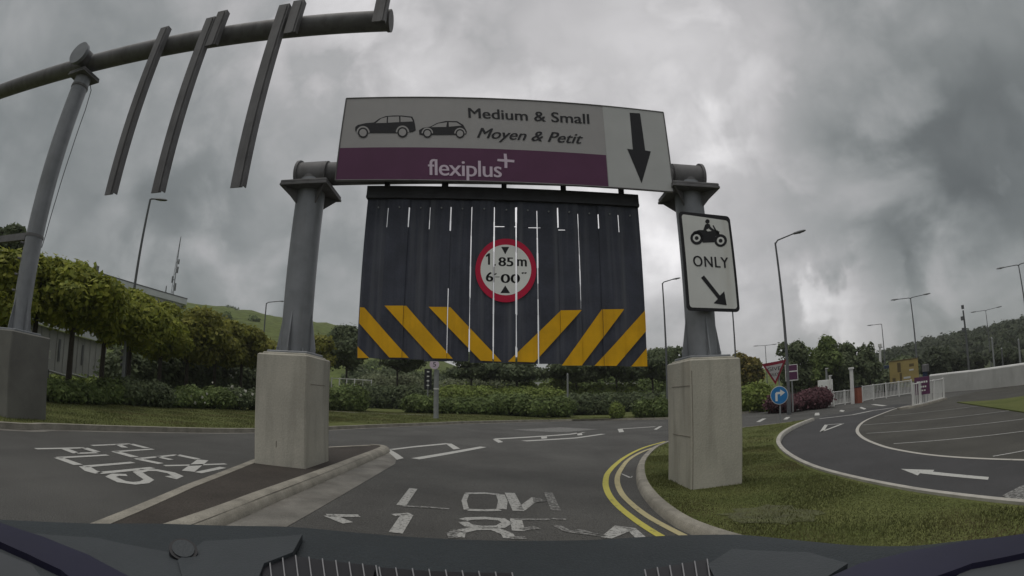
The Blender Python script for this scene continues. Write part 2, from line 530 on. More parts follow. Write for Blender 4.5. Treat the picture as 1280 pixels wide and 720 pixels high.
def sweep(name, path, prof, m, closed=False, dz=0.0, kind='structure', parent=None):
    """kerb: profile (offset to the left, height) swept along a plan line, riding on the road level"""
    P = [Vector((p[0], p[1])) for p in path]
    # add stations where the crossfall bends
    Q = []
    for i in range(len(P) - (0 if closed else 1)):
        a, b = P[i], P[(i + 1) % len(P)]; Q.append(a)
        cuts = sorted(t for t in ((x - a.x) / (b.x - a.x) if abs(b.x - a.x) > 1e-6 else -1 for x in (-2.5, 2.5)) if .02 < t < .98)
        Q += [a.lerp(b, t) for t in cuts]
    if not closed: Q.append(P[-1])
    n = len(Q); k = len(prof); v = []; f = []
    for i, p in enumerate(Q):
        a = (Q[(i + 1) % n] if closed or i < n - 1 else p) - (Q[i - 1] if closed or i > 0 else p)
        a.normalize(); nn = Vector((-a.y, a.x))
        for o_, h in prof:
            q = p + nn * o_
            v.append((q.x, q.y, gz(q.x) + h + dz))
    for i in range(n if closed else n - 1):
        j = (i + 1) % n
        for q in range(k - 1): f.append((i * k + q, i * k + q + 1, j * k + q + 1, j * k + q))
    if not closed:
        f.append(tuple(range(k))); f.append(tuple((n - 1) * k + q for q in range(k - 1, -1, -1)))
    o = MB().add(v, f).build(name, m, parent, smooth=True)
    if kind: o['kind'] = kind
    return o


# ---- text and flat print
def text_mesh(s, bold=0.02, shear=0.0, space=1.0):
    cu = bpy.data.curves.new('t', 'FONT'); cu.body = s; cu.offset = bold; cu.shear = shear; cu.space_character = space
    cu.resolution_u = 4; cu.fill_mode = 'FRONT'
    o = bpy.data.objects.new('t', cu); COL.objects.link(o)
    bpy.context.view_layer.update()
    me = bpy.data.meshes.new_from_object(o.evaluated_get(bpy.context.evaluated_depsgraph_get()))
    V = np.array([v.co[:2] for v in me.vertices]); F = [tuple(p.vertices) for p in me.polygons]
    bpy.data.objects.remove(o); bpy.data.curves.remove(cu); bpy.data.meshes.remove(me)
    V[:, 0] -= V[:, 0].min()
    return V, F


def text_on(mb, s, p0, p1, up, plane, bold=0.0, shear=0.0, space=1.0, ref=None):
    """baseline p0 -> p1, up = vector to the cap height; plane maps a sight line to a 3-D point.
    bold: the lettering is laid down again, shifted sideways by up to that many sight units"""
    V, F = text_mesh(s, 0.0, shear, space)
    w = V[:, 0].max(); h = ref if ref else V[:, 1].max()
    for k, sx_ in enumerate((0, -1, 1) if bold else (0,)):
        out = []
        for x, y in V:
            a, b = x / w, y / h
            q = plane(p0[0] + (p1[0] - p0[0]) * a + up[0] * b + sx_ * bold, p0[1] + (p1[1] - p0[1]) * a + up[1] * b)
            out.append(q + Vector((0, -.0004 * k, 0)))
        mb.add(out, F)


def circle(c, r, n=28, ry=None, a0=0, a1=360):
    ry = ry or r
    return [(c[0] + r * math.cos(R(a0 + (a1 - a0) * k / (n if a1 - a0 == 360 else n - 1))), c[1] + ry * math.sin(R(a0 + (a1 - a0) * k / (n if a1 - a0 == 360 else n - 1)))) for k in range(n)]


# ---- foliage
def leaves(rs, blobs, n, size, flat=0.3, up=0.35):
    """n rhombic leaves over the surfaces of a set of blobs (centre, radii); returns V, F"""
    B = np.array([list(c) + list(r) for c, r in blobs], float)
    area = (B[:, 3] * B[:, 4] + B[:, 4] * B[:, 5] + B[:, 3] * B[:, 5])
    idx = rs.choice(len(B), n, p=area / area.sum())
    d = rs.normal(size=(n, 3)); d /= np.linalg.norm(d, axis=1)[:, None]
    d[:, 2] = np.where((d[:, 2] < -.35) & (rs.rand(n) < .6), -d[:, 2], d[:, 2])
    depth = 1 - np.abs(rs.normal(0, .07, n)) + rs.rand(n) * .12
    depth = np.where(rs.rand(n) < .07, 1.08 + .26 * rs.rand(n), depth)
    c = B[idx, :3] + d * B[idx, 3:] * depth[:, None]
    nrm = d + rs.normal(0, .55, (n, 3)); nrm[:, 2] += up; nrm /= np.linalg.norm(nrm, axis=1)[:, None]
    t = np.cross(nrm, rs.normal(size=(n, 3))); t /= np.linalg.norm(t, axis=1)[:, None] + 1e-9
    b = np.cross(nrm, t)
    s = size * (.6 + .8 * rs.rand(n))[:, None]
    V = np.stack([c + t * s, c + b * s * .55, c - t * s * .9, c - b * s * .55], 1).reshape(-1, 3)
    F = np.arange(4 * n).reshape(n, 4)
    return V, F


def cores(blobs, k=.8):
    """rough inner masses so that a dense plant does not show daylight everywhere"""
    Vs, Fs = [], []; o = 0
    for c, r in blobs:
        nu, nv = 7, 5
        for j in range(nv + 1):
            ph = math.pi * j / nv
            for i in range(nu):
                th = 2 * math.pi * i / nu
                w = k * (.85 + .3 * random.random())
                Vs.append((c[0] + r[0] * w * math.sin(ph) * math.cos(th), c[1] + r[1] * w * math.sin(ph) * math.sin(th), c[2] + r[2] * w * math.cos(ph)))
        for j in range(nv):
            for i in range(nu):
                a = o + j * nu + i; b = o + j * nu + (i + 1) % nu
                Fs.append((a, b, b + nu, a + nu))
        o += nu * (nv + 1)
    return np.array(Vs), np.array(Fs)


def foliage(name, blobs, n, size, m, parent=None, seed=1, core=.8):
    rs = np.random.RandomState(seed)
    V, F = leaves(rs, blobs, n, size)
    if core:
        V2, F2 = cores(blobs, core); F = np.concatenate([F, F2 + len(V)]); V = np.concatenate([V, V2])
    return mesh_np(name, V, F, m, parent)


def crown_blobs(rs, rx, ry, rz, zc, k=14, lump=.42):
    out = []
    for i in range(k):
        d = rs.normal(size=3); d /= np.linalg.norm(d)
        w = .35 + .45 * rs.rand()
        c = (d[0] * rx * w, d[1] * ry * w, zc + d[2] * rz * w)
        q = lump * (.75 + .5 * rs.rand())
        out.append((c, (rx * q, ry * q, rz * q * 1.05)))
    return out


def tree(loc, h, rx, rz, leaf, n, size, label, seed, trunk_h=None, name='round_crowned_tree', group=None, core=.85, ry=None, k=14, lump=.42, tr=.11, lean=0):
    rs = np.random.RandomState(seed)
    root = thing(name, loc, label, 'tree', group)
    zc = h - rz
    tb = MB()
    th = max(zc - rz * .35, .5)
    tb.tube([(0, 0, -.1), (lean * .3 + .03, 0, th * .5), (lean, .02, th), (lean * 1.1, 0, zc + rz * .3)], [tr * 1.25, tr, tr * .85, tr * .3], 8)
    for i in range(7):
        a = 2 * math.pi * i / 7 + rs.rand(); z0 = th * (.75 + .25 * rs.rand())
        e = (rx * .62 * math.cos(a), rx * .62 * math.sin(a), zc + rz * (.5 * rs.rand() - .05))
        tb.tube([(lean, 0, z0), (e[0] * .5, e[1] * .5, (z0 + e[2]) / 2 + .1), e], [tr * .5, tr * .33, tr * .1], 6)
    tb.build('trunk', bark, root, world=False)
    foliage('crown', crown_blobs(rs, rx, ry or rx, rz, zc, k, lump), n, size, leaf, root, seed, core)
    return root


def hedge(p0, p1, w, h, leaf, n, size, label, seed, name='hedge', group=None, wob=.12, core=.93):
    """a clipped or loose run of shrubbery from p0 to p1 (plan points with ground level)"""
    rs = np.random.RandomState(seed)
    a = Vector(p0); b = Vector(p1); c = (a + b) / 2; L_ = (b - a).length
    k = max(1, int(L_ / (w * .55)))
    blobs = []
    for i in range(k + 1):
        q = a.lerp(b, i / k) if k else c
        hh = h * (1 + rs.uniform(-wob, wob))
        blobs.append(((q.x - c.x + rs.uniform(-.1, .1) * w, q.y - c.y + rs.uniform(-.1, .1) * w, hh * .45 + q.z - c.z), (w * .52, w * .52, hh * .55)))
    o = foliage(name, blobs, n, size, leaf, None, seed, core)
    o.location = c
    return tag(o, label, 'hedge' if name == 'hedge' else 'shrub', group)


# ================================================================== THE PLACE
# ------------------------------------------------------------------ ground, roads, lawns
sheet('ground', [(-760, -560), (760, -560), (760, 1260), (-760, 1260)], -.06, soil_g)
sheet('road', [(-30, -12), (45, -12), (60, 30), (46, 62), (-14, 36), (-30, 10)], 0.0, asphalt)

kerbline = [gpt(*p) for p in [(0, 536), (60, 537), (120, 538.5), (200, 540), (300, 541), (360, 539.5), (420, 537), (480, 534), (540, 531.5), (590, 529.5), (640, 528), (690, 527), (740, 526), (790, 525), (830, 524.3), (880, 521), (930, 517), (980, 511.5), (1020, 506.5), (1045, 502.5)]]
kerbline = [(-12.2, -6.0), (-10.6, .5)] + kerbline
kerbline = smooth_line(kerbline, 4)
end = kerbline[-1]
lawn_poly = list(kerbline) + [(end[0] + 4, end[1] + 25), (80, 170), (60, 400), (-400, 400), (-400, -60), (-12.5, -30)]
sheet('lawn', lawn_poly, .115, grass_g)
sweep('kerb', kerbline, [(.13, .05), (.13, .122), (.02, .122), (0, .105), (-.012, -.03)], kerb_m)
gl, gr_ = ribbon_pts(kerbline, .26)
strokes('gutter_channel', [([((a[0] + b[0]) / 2, (a[1] + b[1]) / 2) for a, b in zip(gr_, gr_)], .22)], .004, gutter_m)

# far path kerb beyond the lawn
a_, b_ = foot(450, 512.5, 33, .12), foot(512, 513, 33, .12)
strokes('path', [([(a_.x - 3, a_.y), (a_.x, a_.y), (b_.x, b_.y), (b_.x + 1.5, b_.y + .2)], .5)], .123, kerb_m)
a_, b_ = foot(715, 513.5, 34, .12), foot(830, 510, 34, .12)
strokes('path', [([(a_.x, a_.y), (b_.x, b_.y)], .35)], .1232, mat('worn_path', (.13, .125, .085), .9, var=.2))

# left traffic island with its plinth
isl_l = [gpt(*p, .11) for p in [(100, 658), (160, 635), (230, 606), (290, 584), (330, 568.5), (372, 561), (412, 558.2), (440, 556.8), (466, 555.6)]]
isl_r = [gpt(*p, .11) for p in [(481, 557), (483, 560), (455, 571.5), (420, 585.5), (380, 601), (330, 620), (262, 647)]]
d0 = Vector(isl_l[0]) - Vector(isl_l[2]); d1 = Vector(isl_r[-1]) - Vector(isl_r[-3])
isl = [tuple(Vector(isl_l[0]) + d0 * 1.1)] + isl_l + isl_r + [tuple(Vector(isl_r[-1]) + d1 * 2.2)]
sheet('island', isl, .106, asphalt_brown)
sweep('kerb', isl[:10], [(-.15, .10), (-.15, .112), (-.015, .112), (0, .095), (.008, -.03)], kerb_m)
kr = smooth_line(isl[9:], 4)
sweep('kerb', kr, [(-.16, .10), (-.16, .125), (-.06, .128), (-.02, .115), (.03, .08), (.055, .02), (.065, -.03)], kerb_m)
gut = [gpt(*p) for p in [(484, 563), (496, 571), (494, 580), (455, 603), (369, 653)]]
gq = [gpt(*p) for p in [(470, 569.5), (420, 590), (330, 628), (262, 655)]]
e1, e2 = Vector(gut[-1]), Vector(gq[-1])
gl2 = gut + [tuple(e1 + (e1 - Vector(gut[-2])) * 1.2), tuple(e2 + (e2 - Vector(gq[-2])) * 1.6)] + gq[::-1]
sheet('gutter_channel', gl2, .005, gutter_m)

# right grass island
isr = [(833, 551.5), (818, 557.5), (807, 566), (799.5, 575.5), (797, 586), (799, 600), (808, 615), (824, 631), (849, 648), (880, 661), (915, 672)]
isr = [gpt(*p, .11) for p in isr]
isr_far = [gpt(*p, .05) for p in [(1264, 633), (1197, 625), (1137.5, 616), (1066, 601), (1019, 587.5), (992, 574.5), (977, 562.5), (973, 552), (980, 541.5), (998, 531.5), (1016, 524.5)]]
isr_top = [gpt(*p, .11) for p in [(989, 526.5), (930, 533.5), (880, 541)]]
isr = smooth_line(isr, 5)
last = Vector(isr[-1]); prev = Vector(isr[-4])
dirn = (last - prev).normalized()
isr += [tuple(last + dirn * 1.2), tuple(last + dirn * 3.0)]
f0 = Vector(isr_far[0]); fd = (f0 - Vector(isr_far[1])).normalized()
isr_edge = [tuple(f0 + fd * 4)] + smooth_line(isr_far, 4)
poly = list(isr) + isr_edge + isr_top
sheet('grass_island', poly, .09, grass_g, skirt=.12)
sweep('kerb', isr, [(.14, .05), (.14, .118), (.03, .118), (.0, .10), (-.03, .03), (-.04, -.03)], kerb_m)
sweep('kerb', isr_edge, [(.06, .08), (.06, .125), (-.05, .125), (-.07, .10), (-.08, -.03)], mat('white_kerb', (.36, .345, .31), .8, var=.2, scale=4))
sweep('kerb', isr_top + [isr[0]], [(.10, .08), (.10, .10), (.0, .10), (-.02, -.03)], kerb_m)
# paved lane that runs round the grass island, and the car park beyond it
lane_out = smooth_line([gpt(*p) for p in [(1277, 575.4), (1212, 573), (1167, 569.5), (1131.6, 564.4), (1102, 557.6), (1078, 547), (1071.6, 536.8), (1081, 526.4), (1102, 517.5), (1122.7, 510), (1145, 505)]], 4)
l0 = Vector(lane_out[0]); ld = (l0 - Vector(lane_out[2])).normalized()
lane_out = [tuple(l0 + ld * 5)] + lane_out
lane_far = [gpt(*p) for p in [(1120, 505.5), (1070, 513), (1027, 521)]]
lane_poly = lane_out + lane_far + [(p[0] + .02, p[1]) for p in isr_edge[::-1]]
sheet('lane', lane_poly, .004, asphalt_new)
park_far = [gpt(*p) for p in [(1145, 503), (1200, 498), (1280, 492)]]
sheet('car_park', lane_out[::-1] + [(22, -6), (44, 0), (44, 22)], .004, asphalt_old)
strokes('road_markings', [(lane_out, .11)], .009, line_k)
bays = []
for a, b in [((1105, 520.5), (1257, 503)), ((1077.5, 531.5), (1280, 511)), ((1083, 542), (1280, 524)), ((1117, 555), (1280, 539.4)), ((1241, 571), (1290, 562))]:
    bays.append(([gpt(*a), gpt(*b)], .085))
strokes('bay_markings', bays, .0095, line_f)
# grass wedge on the far side of the car park, in front of the pale wall
wedge = [far(*p, r) for p, r in [((1196, 497), 26), ((1240, 489), 24), ((1300, 478), 24), ((1310, 505), 17), ((1280, 503), 17)]]
sheet('grass_verge', [(p.x, p.y) for p in wedge], .04, grass_g, skirt=.05)

# lane arrow, give-way triangle and edge wedge on the new lane
strokes('road_markings', [([gpt(*p) for p in [(1126, 586.7), (1147, 595), (1150, 592.2), (1235, 600.5), (1236, 597), (1166, 590.2), (1168, 588)]], None)], .009, line_w)
strokes('road_markings', [([gpt(*p) for p in [(1027, 540), (1033, 531)]], .14), ([gpt(*p) for p in [(1032, 531.2), (1054, 529.8)]], .16), ([gpt(*p) for p in [(1026.5, 540), (1054, 529.6)]], .12)], .009, line_w)
strokes('road_markings', [([gpt(*p) for p in [(1253, 620), (1278, 607), (1300, 612), (1292, 630), (1266, 628)]], None)], .009, line_ff)

# yellow lines beside the grass island
yl = [(831, 552.0), (804, 560), (779, 573), (762, 588.6), (757, 602), (760, 616), (771, 631), (792.5, 649), (818, 666), (850, 684)]
y2 = [(833, 555), (806, 563.5), (786, 574.5), (775, 588.6), (771.5, 601), (776.5, 616), (790.5, 631), (812, 647), (843, 664), (880, 682)]
strokes('yellow_line', [(smooth_line([gpt(*p) for p in yl], 5), .105)], .005, line_y)
strokes('yellow_line', [(smooth_line([gpt(*p) for p in y2], 5), .10)], .005, line_y2)
strokes('road_markings', [([gpt(777, 592.5), gpt(788, 597.5), gpt(790, 595.5)], .03)], .006, line_w)

# dashed give-way lines across the junction
def quad(*p): return ([gpt(*q) for q in p], None)
def ln(w, *p): return ([gpt(*q) for q in p], w)
jm = [quad((482.5, 563), (488, 562.3), (504.7, 573), (496, 575)), ln(.16, (489, 562.2), (560, 554.6)), quad((558, 555.3), (564, 554.6), (575, 561), (567, 562)),
      ln(.2, (519, 573.8), (604, 558.8)), quad((616, 549.4), (621, 548.6), (629, 552.7), (623, 553.7)), ln(.26, (620, 548.8), (729, 540.4)),
      quad((676, 545.2), (683, 544.4), (684, 548), (677, 548.7)), quad((721, 541), (727, 540.5), (728, 544), (722, 544.4)), ln(.26, (655, 551.4), (754, 542.6)),
      quad((772, 536.4), (778, 536), (780, 540), (774, 540.6)), ln(.26, (776, 536.2), (819, 533.4)), quad((817, 537), (824, 533), (828, 532.8), (821, 537.2)),
      quad((945, 527.5), (953, 523.4), (958, 523.2), (950, 527.6)), quad((979, 524.5), (983, 521.4), (988, 521.2), (984, 524.4)),
      quad((1018, 519.5), (1019, 516.2), (1024, 516), (1024.5, 519.2)), quad((1049, 514.2), (1051, 512.4), (1056, 513.2), (1054, 515)),
      quad((1074, 509.8), (1077, 508.8), (1083, 511), (1080, 512)), ln(.3, (1091, 505.6), (1106, 507.4)),
      ln(.2, (1024, 523.5), (1050, 520.5), (1066, 518.5), (1090, 513.5), (1118, 509.5))]
strokes('road_markings', jm, .006, line_w)
strokes('road_markings', [quad((640, 537.2), (700, 534.2), (748, 536.6), (690, 540.2))], .0056, line_ff)

# lettering painted on the road: FLEXI PLUS on the left lane
def T(p): return gpt(p[0] / 3.879, 500 + p[1] / 3.879)
def poly_l(w, *pts): return ([T(p) for p in pts], w)
fx = [poly_l(.11, (445, 222), (635, 213.5)), poly_l(.16, (632, 214), (712, 234)), poly_l(.14, (572, 217), (606, 232)),
      poly_l(.11, (742, 239), (552, 252)), poly_l(.18, (556, 251), (655, 278)),
      poly_l(.11, (658, 287), (862, 267)), poly_l(.16, (858, 267), (960, 288)), poly_l(.16, (668, 287), (780, 310)), poly_l(.13, (762, 276), (830, 291)),
      poly_l(.11, (797, 320), (1095, 311)), poly_l(.2, (984, 292), (912, 347)), poly_l(.13, (960, 354), (1082, 328)),
      poly_l(.11, (172, 238), (412, 233)), poly_l(.17, (408, 233.5), (470, 253)), poly_l(.11, (472, 257), (370, 260)), poly_l(.16, (372, 260), (316, 239)),
      poly_l(.11, (522, 268), (280, 281)), poly_l(.17, (282, 281), (380, 316)),
      poly_l(.12, (645, 304), (410, 324)), poly_l(.18, (410, 324), (440, 345), (482, 356)), poly_l(.13, (480, 356), (740, 330)),
      poly_l(.14, (615, 366), (560, 364), (536, 374), (590, 398), (650, 406), (700, 401), (722, 388), (690, 368), (668, 352), (700, 342), (760, 342), (830, 355), (862, 370), (840, 376), (815, 370))]
strokes('road_lettering', fx, .006, line_w)

# LOW 1.85 M on our own lane
def T2(p): return gpt(400 + p[0] / 2.909, 580 + p[1] / 2.909)
def pl2(w, *pts): return ([T2(p) for p in pts], w)
lw = [pl2(.12, (340, 90), (295, 152)), pl2(.13, (655, 112), (665, 135), (660, 165)), pl2(.11, (530, 108), (600, 107), (650, 112)), pl2(.11, (535, 168), (600, 170), (655, 168)), pl2(.07, (534, 110), (524, 135), (533, 168)),
      pl2(.15, (690, 106), (722, 172)), pl2(.13, (728, 168), (785, 124)),
      pl2(.09, (265, 187), (328, 182)), pl2(.14, (318, 185), (275, 252)),
      pl2(.12, (520, 205), (540, 200), (600, 198), (660, 203), (680, 215), (655, 230), (590, 232), (540, 225), (520, 212)), pl2(.13, (515, 246), (560, 236), (630, 236), (680, 255), (690, 272)), pl2(.1, (512, 250), (508, 268)),
      pl2(.14, (712, 200), (722, 245)), pl2(.12, (1040, 270), (1108, 232), (1130, 236), (1165, 268)),
      pl2(.11, (25, 188), (143, 190)), pl2(.14, (32, 188), (102, 216))]
strokes('road_lettering', lw, .006, line_f)
lw2 = [pl2(.08, (300, 154), (390, 158), (470, 165)), pl2(.10, (785, 124), (800, 140), (812, 132)), pl2(.13, (830, 105), (858, 170)), pl2(.09, (705, 202), (835, 203)), pl2(.08, (840, 200), (895, 203)),
       pl2(.10, (485, 270), (478, 255), (500, 243)), pl2(.12, (730, 240), (790, 232)), pl2(.1, (860, 225), (900, 245), (1030, 262)), pl2(.1, (690, 270), (748, 270)), pl2(.08, (935, 240), (1040, 265))]
strokes('road_lettering', lw2, .0062, line_ff)

# ------------------------------------------------------------------ main height gantry
C1 = Vector((-3.6, 7.79)); C2 = Vector((3.18, 7.97))
GU = (C2 - C1).normalized(); GN = Vector((GU.y, -GU.x)); GM = (C1 + C2) / 2


def gp(u, off, z):
    p = GM + GU * u + GN * off
    return Vector((p.x, p.y, z))


def on_gantry(off):
    def f(px, py):
        d = ray(px, py); o_ = GM + GN * off
        t = o_.dot(GN) / (Vector((d[0], d[1])).dot(GN))
        return Vector((d[0] * t, d[1] * t, CAM_H + d[2] * t))
    return f


YAW = math.atan2(GU.y, GU.x)
RZ = Matrix.Rotation(YAW, 3, 'Z')
HALF = (C2 - C1).length / 2
g = thing('height_gantry', gp(0, 0, 0), 'grey steel goal-post gantry on two concrete plinths spanning the low lane', 'gantry')
for u, zb, zt, sgn in ((-HALF, -.12, 1.87, 1), (HALF, -.48, 1.83, -1)):
    w, dp = .90, 1.12
    pb = MB().cbox(gp(u, 0, (zb + zt) / 2), (w, dp, zt - zb), .022, YAW).build('concrete_plinth', conc, g)
    cap = MB().cbox(gp(u, 0, zt + .015), (w * .86, dp * .86, .03), .012, YAW)
    cap.build('grout_pad', conc, pb)
    j = MB()
    if sgn < 0:
        js = [((u - w / 2 - .002, .1, .62), (.008, dp * .72, .012)), ((u - w / 2 - .002, .1, 1.42), (.008, dp * .72, .012)), ((u - w / 2 + .02, dp / 2 + .001, .7), (.010, .006, 1.9))]
    else:
        js = [((u + w / 2 + .001, .05, 1.42), (.008, dp * .6, .010)), ((u - .05, dp / 2 + .001, .45), (.012, .006, .1))]
    for q, d3 in js: MB().box(gp(*q), d3, RZ).build('shutter_joint', conc_d, pb)
    c = MB().tube([gp(u, 0, zt + .03), gp(u, 0, 5.0)], .262, 28).build('column', galv, g, smooth=True)
    bp = MB().cbox(gp(u, 0, zt + .05), (.74, .74, .04), .01, YAW)
    bp.build('base_plate', galv, c)
    for k in range(4):
        a = YAW + R(90 * k); dx = Vector((math.cos(a), math.sin(a), 0)); sd_ = Vector((-dx.y, dx.x, 0)) * .012
        q0 = gp(u, 0, zt + .07)
        pts = [q0 + dx * .25, q0 + dx * .36, q0 + dx * .36 + Vector((0, 0, .06)), q0 + dx * .262 + Vector((0, 0, .66)), q0 + dx * .25 + Vector((0, 0, .66))]
        MB().prism([p - sd_ for p in pts], sd_ * 2).build('stiffener_fin', galv, c)
    bolts = MB()
    for k in range(8):
        a = YAW + R(45 * k); q0 = gp(u, 0, zt + .09) + Vector((math.cos(a), math.sin(a), 0)) * .335
        bolts.tube([q0 - Vector((0, 0, .03)), q0 + Vector((0, 0, .045))], .02, 6)
    bo = bolts.build('anchor_bolts', galv, c); bo['kind'] = 'stuff'
    fl = MB().cbox(gp(u, 0, 4.80), (.90, .90, .045), .01, YAW).build('flange_plate', steel_d, g)
    fl2 = MB().cbox(gp(u, 0, 4.852), (.88, .88, .045), .01, YAW).build('flange_plate', steel_d, g)
    hd = MB()
    for k in range(12):
        q0 = gp(u + .37 * (((k % 4) - 1.5) / 1.5), 0, 4.765) + (GN.to_3d() * (.37 if k < 4 else (-.37 if k < 8 else 0)))
        if k < 8: hd.tube([q0, q0 + Vector((0, 0, .02))], .022, 6)
    hb = hd.build('flange_bolts', steel_d, fl); hb['kind'] = 'stuff'
    gus = MB()
    for k in range(4):
        a = YAW + R(45 + 90 * k); dx = Vector((math.cos(a), math.sin(a), 0)); sd_ = Vector((-dx.y, dx.x, 0)) * .012
        q0 = gp(u, 0, 4.776)
        pts = [q0 + dx * .25, q0 + dx * .56, q0 + dx * .262 - Vector((0, 0, .26))]
        MB().prism([p - sd_ for p in pts], sd_ * 2).build('flange_gusset', steel_d, fl)
    el = MB().tube([gp(u, 0, 4.875), gp(u, 0, 5.16)], .255, 28).build('elbow', steel_d, g, smooth=True)
    MB().tube([gp(u - sgn * .24, 0, 5.125), gp(u + sgn * .30, 0, 5.125)], .262, 28).build('tee_sleeve', steel_d, el, smooth=True)
    MB().tube([gp(u - sgn * .29, 0, 5.125), gp(u - sgn * .24, 0, 5.125)], .30, 28).build('end_cap', steel_d, el, smooth=True)
bm_ = MB().tube([gp(-HALF + .27, -.02, 5.16), gp(HALF - .27, -.02, 5.10)], .215, 28).build('beam', steel_d, g, smooth=True)

# ------------------------------------------------------------------ hanging height barrier: 13 dark boards
BL, BR, NS = -2.29, 2.40, 13
JOINTS = [BL, -1.911, -1.538, -1.177, -.82, -.467, -.087, .278, .629, .982, 1.325, 1.678, 2.03, BR]
bz_top = lambda u: 4.62 - .027 * (u - 0)
bz_bot = lambda u: 1.848 - .027 * (u - .05)
hb = thing('height_barrier', gp(0, 0, 1.85), 'curtain of dark navy vertical boards with yellow chevrons and a round height sign', 'height barrier')
rail = MB()
for zz, hh, dd in ((4.695, .20, .14), (4.59, .045, .17)):
    pts = [gp(BL - .02, dd / 2, zz + hh / 2 - .027 * BL), gp(BR + .01, dd / 2, zz + hh / 2 - .027 * BR), gp(BR + .01, dd / 2, zz - hh / 2 - .027 * BR), gp(BL - .02, dd / 2, zz - hh / 2 - .027 * BL)]
    rail.prism(pts, (GN * -dd).to_3d())
rail.build('top_rail', raild, hb)
for px in (484, 557, 630, 704, 776):
    p = on_gantry(0)(px, 235); u = (Vector((p.x, p.y)) - GM).dot(GU)
    MB().box(gp(u, 0, 4.93), (.09, .06, .34), RZ).build('hanger', raild, hb)
p = on_gantry(0)(553, 235); u = (Vector((p.x, p.y)) - GM).dot(GU)
MB().box(gp(u, .02, 4.93), (.02, .02, .3), RZ).build('hanger', raild, hb)
# gap[i] = list of (z_low, z_high, width) at the joint left of board i
gaps = {1: [(4.10, 4.46, .022)], 2: [(4.10, 4.46, .022)], 3: [(4.06, 4.46, .024)], 4: [(4.03, 4.46, .024), (2.0, 3.05, .016)],
        5: [(1.7, 4.46, .026)], 6: [(1.7, 4.46, .026)], 7: [(1.7, 4.46, .036)], 8: [(1.7, 4.40, .028)], 9: [(4.10, 4.46, .022)], 10: [(2.72, 4.36, .022)],
        11: [(4.10, 4.36, .02)], 12: [(4.04, 4.36, .02)]}
slit = {6: (4.105, 4.120, .16, .02), 7: (4.085, 4.098, 0, .14), 9: (4.05, 4.064, .12, 0), 8: (4.09, 4.10, .05, .0)}
board_levels = sorted({z for gl_ in gaps.values() for q in gl_ for z in q[:2]} | {3.2, 2.4})


def board_gap(i, z):
    for a, b, w in gaps.get(i, []):
        if a <= z <= b: return w * (.16 + .26 * abs(math.sin(z * 2.3 + i * 1.9)) + .06 * math.sin(z * 7.1 + i))
    return -.004


def board_gap_max(i, z):
    for a, b, w in gaps.get(i, []):
        if a <= z <= b: return w * .40
    return -.004


boards = []
for i in range(NS):
    ul, ur = JOINTS[i], JOINTS[i + 1]
    zt, zb = bz_top((ul + ur) / 2) - .0, bz_bot((ul + ur) / 2) + random.uniform(-.015, .012)
    lv = [zb]
    brk = sorted({z for j in (i, i + 1) for q in gaps.get(j, []) for z in q[:2] if zb < z < zt})
    if i in slit: brk += [slit[i][0], slit[i][1]]
    brk += [zb + .26 * k for k in range(1, 11) if zb + .26 * k < zt - .1]
    brk = sorted(brk)
    for z in brk: lv += [z - .0008, z + .0008]
    lv.append(zt)
    off = .018 if i % 2 else 0.0
    mid = [(lv[k] + lv[min(k + 1, len(lv) - 1)]) / 2 for k in range(len(lv))]
    sg = random.uniform(-.004, .004)
    v, f = [], []
    rib = (.034 if i < 6 else .010) * random.uniform(.7, 1.1); skew = random.uniform(-.014, .014)
    npf = 7
    rows = []
    for k, z in enumerate(lv):
        zz = mid[k] if k % 2 == 0 else mid[k - 1]
        gl_, gr2 = board_gap(i, zz), board_gap(i + 1, zz)
        if i in slit and slit[i][0] < zz < slit[i][1]: gl_, gr2 = gl_ + slit[i][2], gr2 + slit[i][3]
        a, b = ul + gl_, ur - gr2
        rows.append((z, a, b))
    for z, a, b in rows:
        for q in range(npf):
            t = q / (npf - 1); uu = a + (b - a) * t
            prof = (0, .5, .05, .6, .05, .5, 0)[q] * rib + skew * (t - .5)
            v.append(gp(uu, off + .006 + prof * .75 + sg * (z - 3), z))
    nb = len(v)
    for z, a, b in rows:
        for q in range(npf):
            v.append(gp(a + (b - a) * q / (npf - 1), off + sg * (z - 3), z))
    for k in range(len(rows) - 1):
        for q in range(npf - 1):
            A = k * npf + q
            f += [(A, A + 1, A + 1 + npf, A + npf), (nb + A + 1, nb + A, nb + A + npf, nb + A + 1 + npf)]
        f += [(k * npf, k * npf + npf, nb + k * npf + npf, nb + k * npf), (k * npf + npf - 1, nb + k * npf + npf - 1, nb + k * npf + 2 * npf - 1, k * npf + 2 * npf - 1)]
    for q in range(npf - 1):
        T_ = (len(rows) - 1) * npf + q
        f += [(q, nb + q, nb + q + 1, q + 1), (T_, T_ + 1, nb + T_ + 1, nb + T_)]
    bo = MB().add(v, f).build('board', slatm, hb)
    boards.append((bo, ul, ur, off))
    p = gp((ul + ur) / 2 + .02, off + .03, zt - .22)
    MB().tube([p, p + GN.to_3d() * .02], .014, 8).build('bolt', polel, bo)


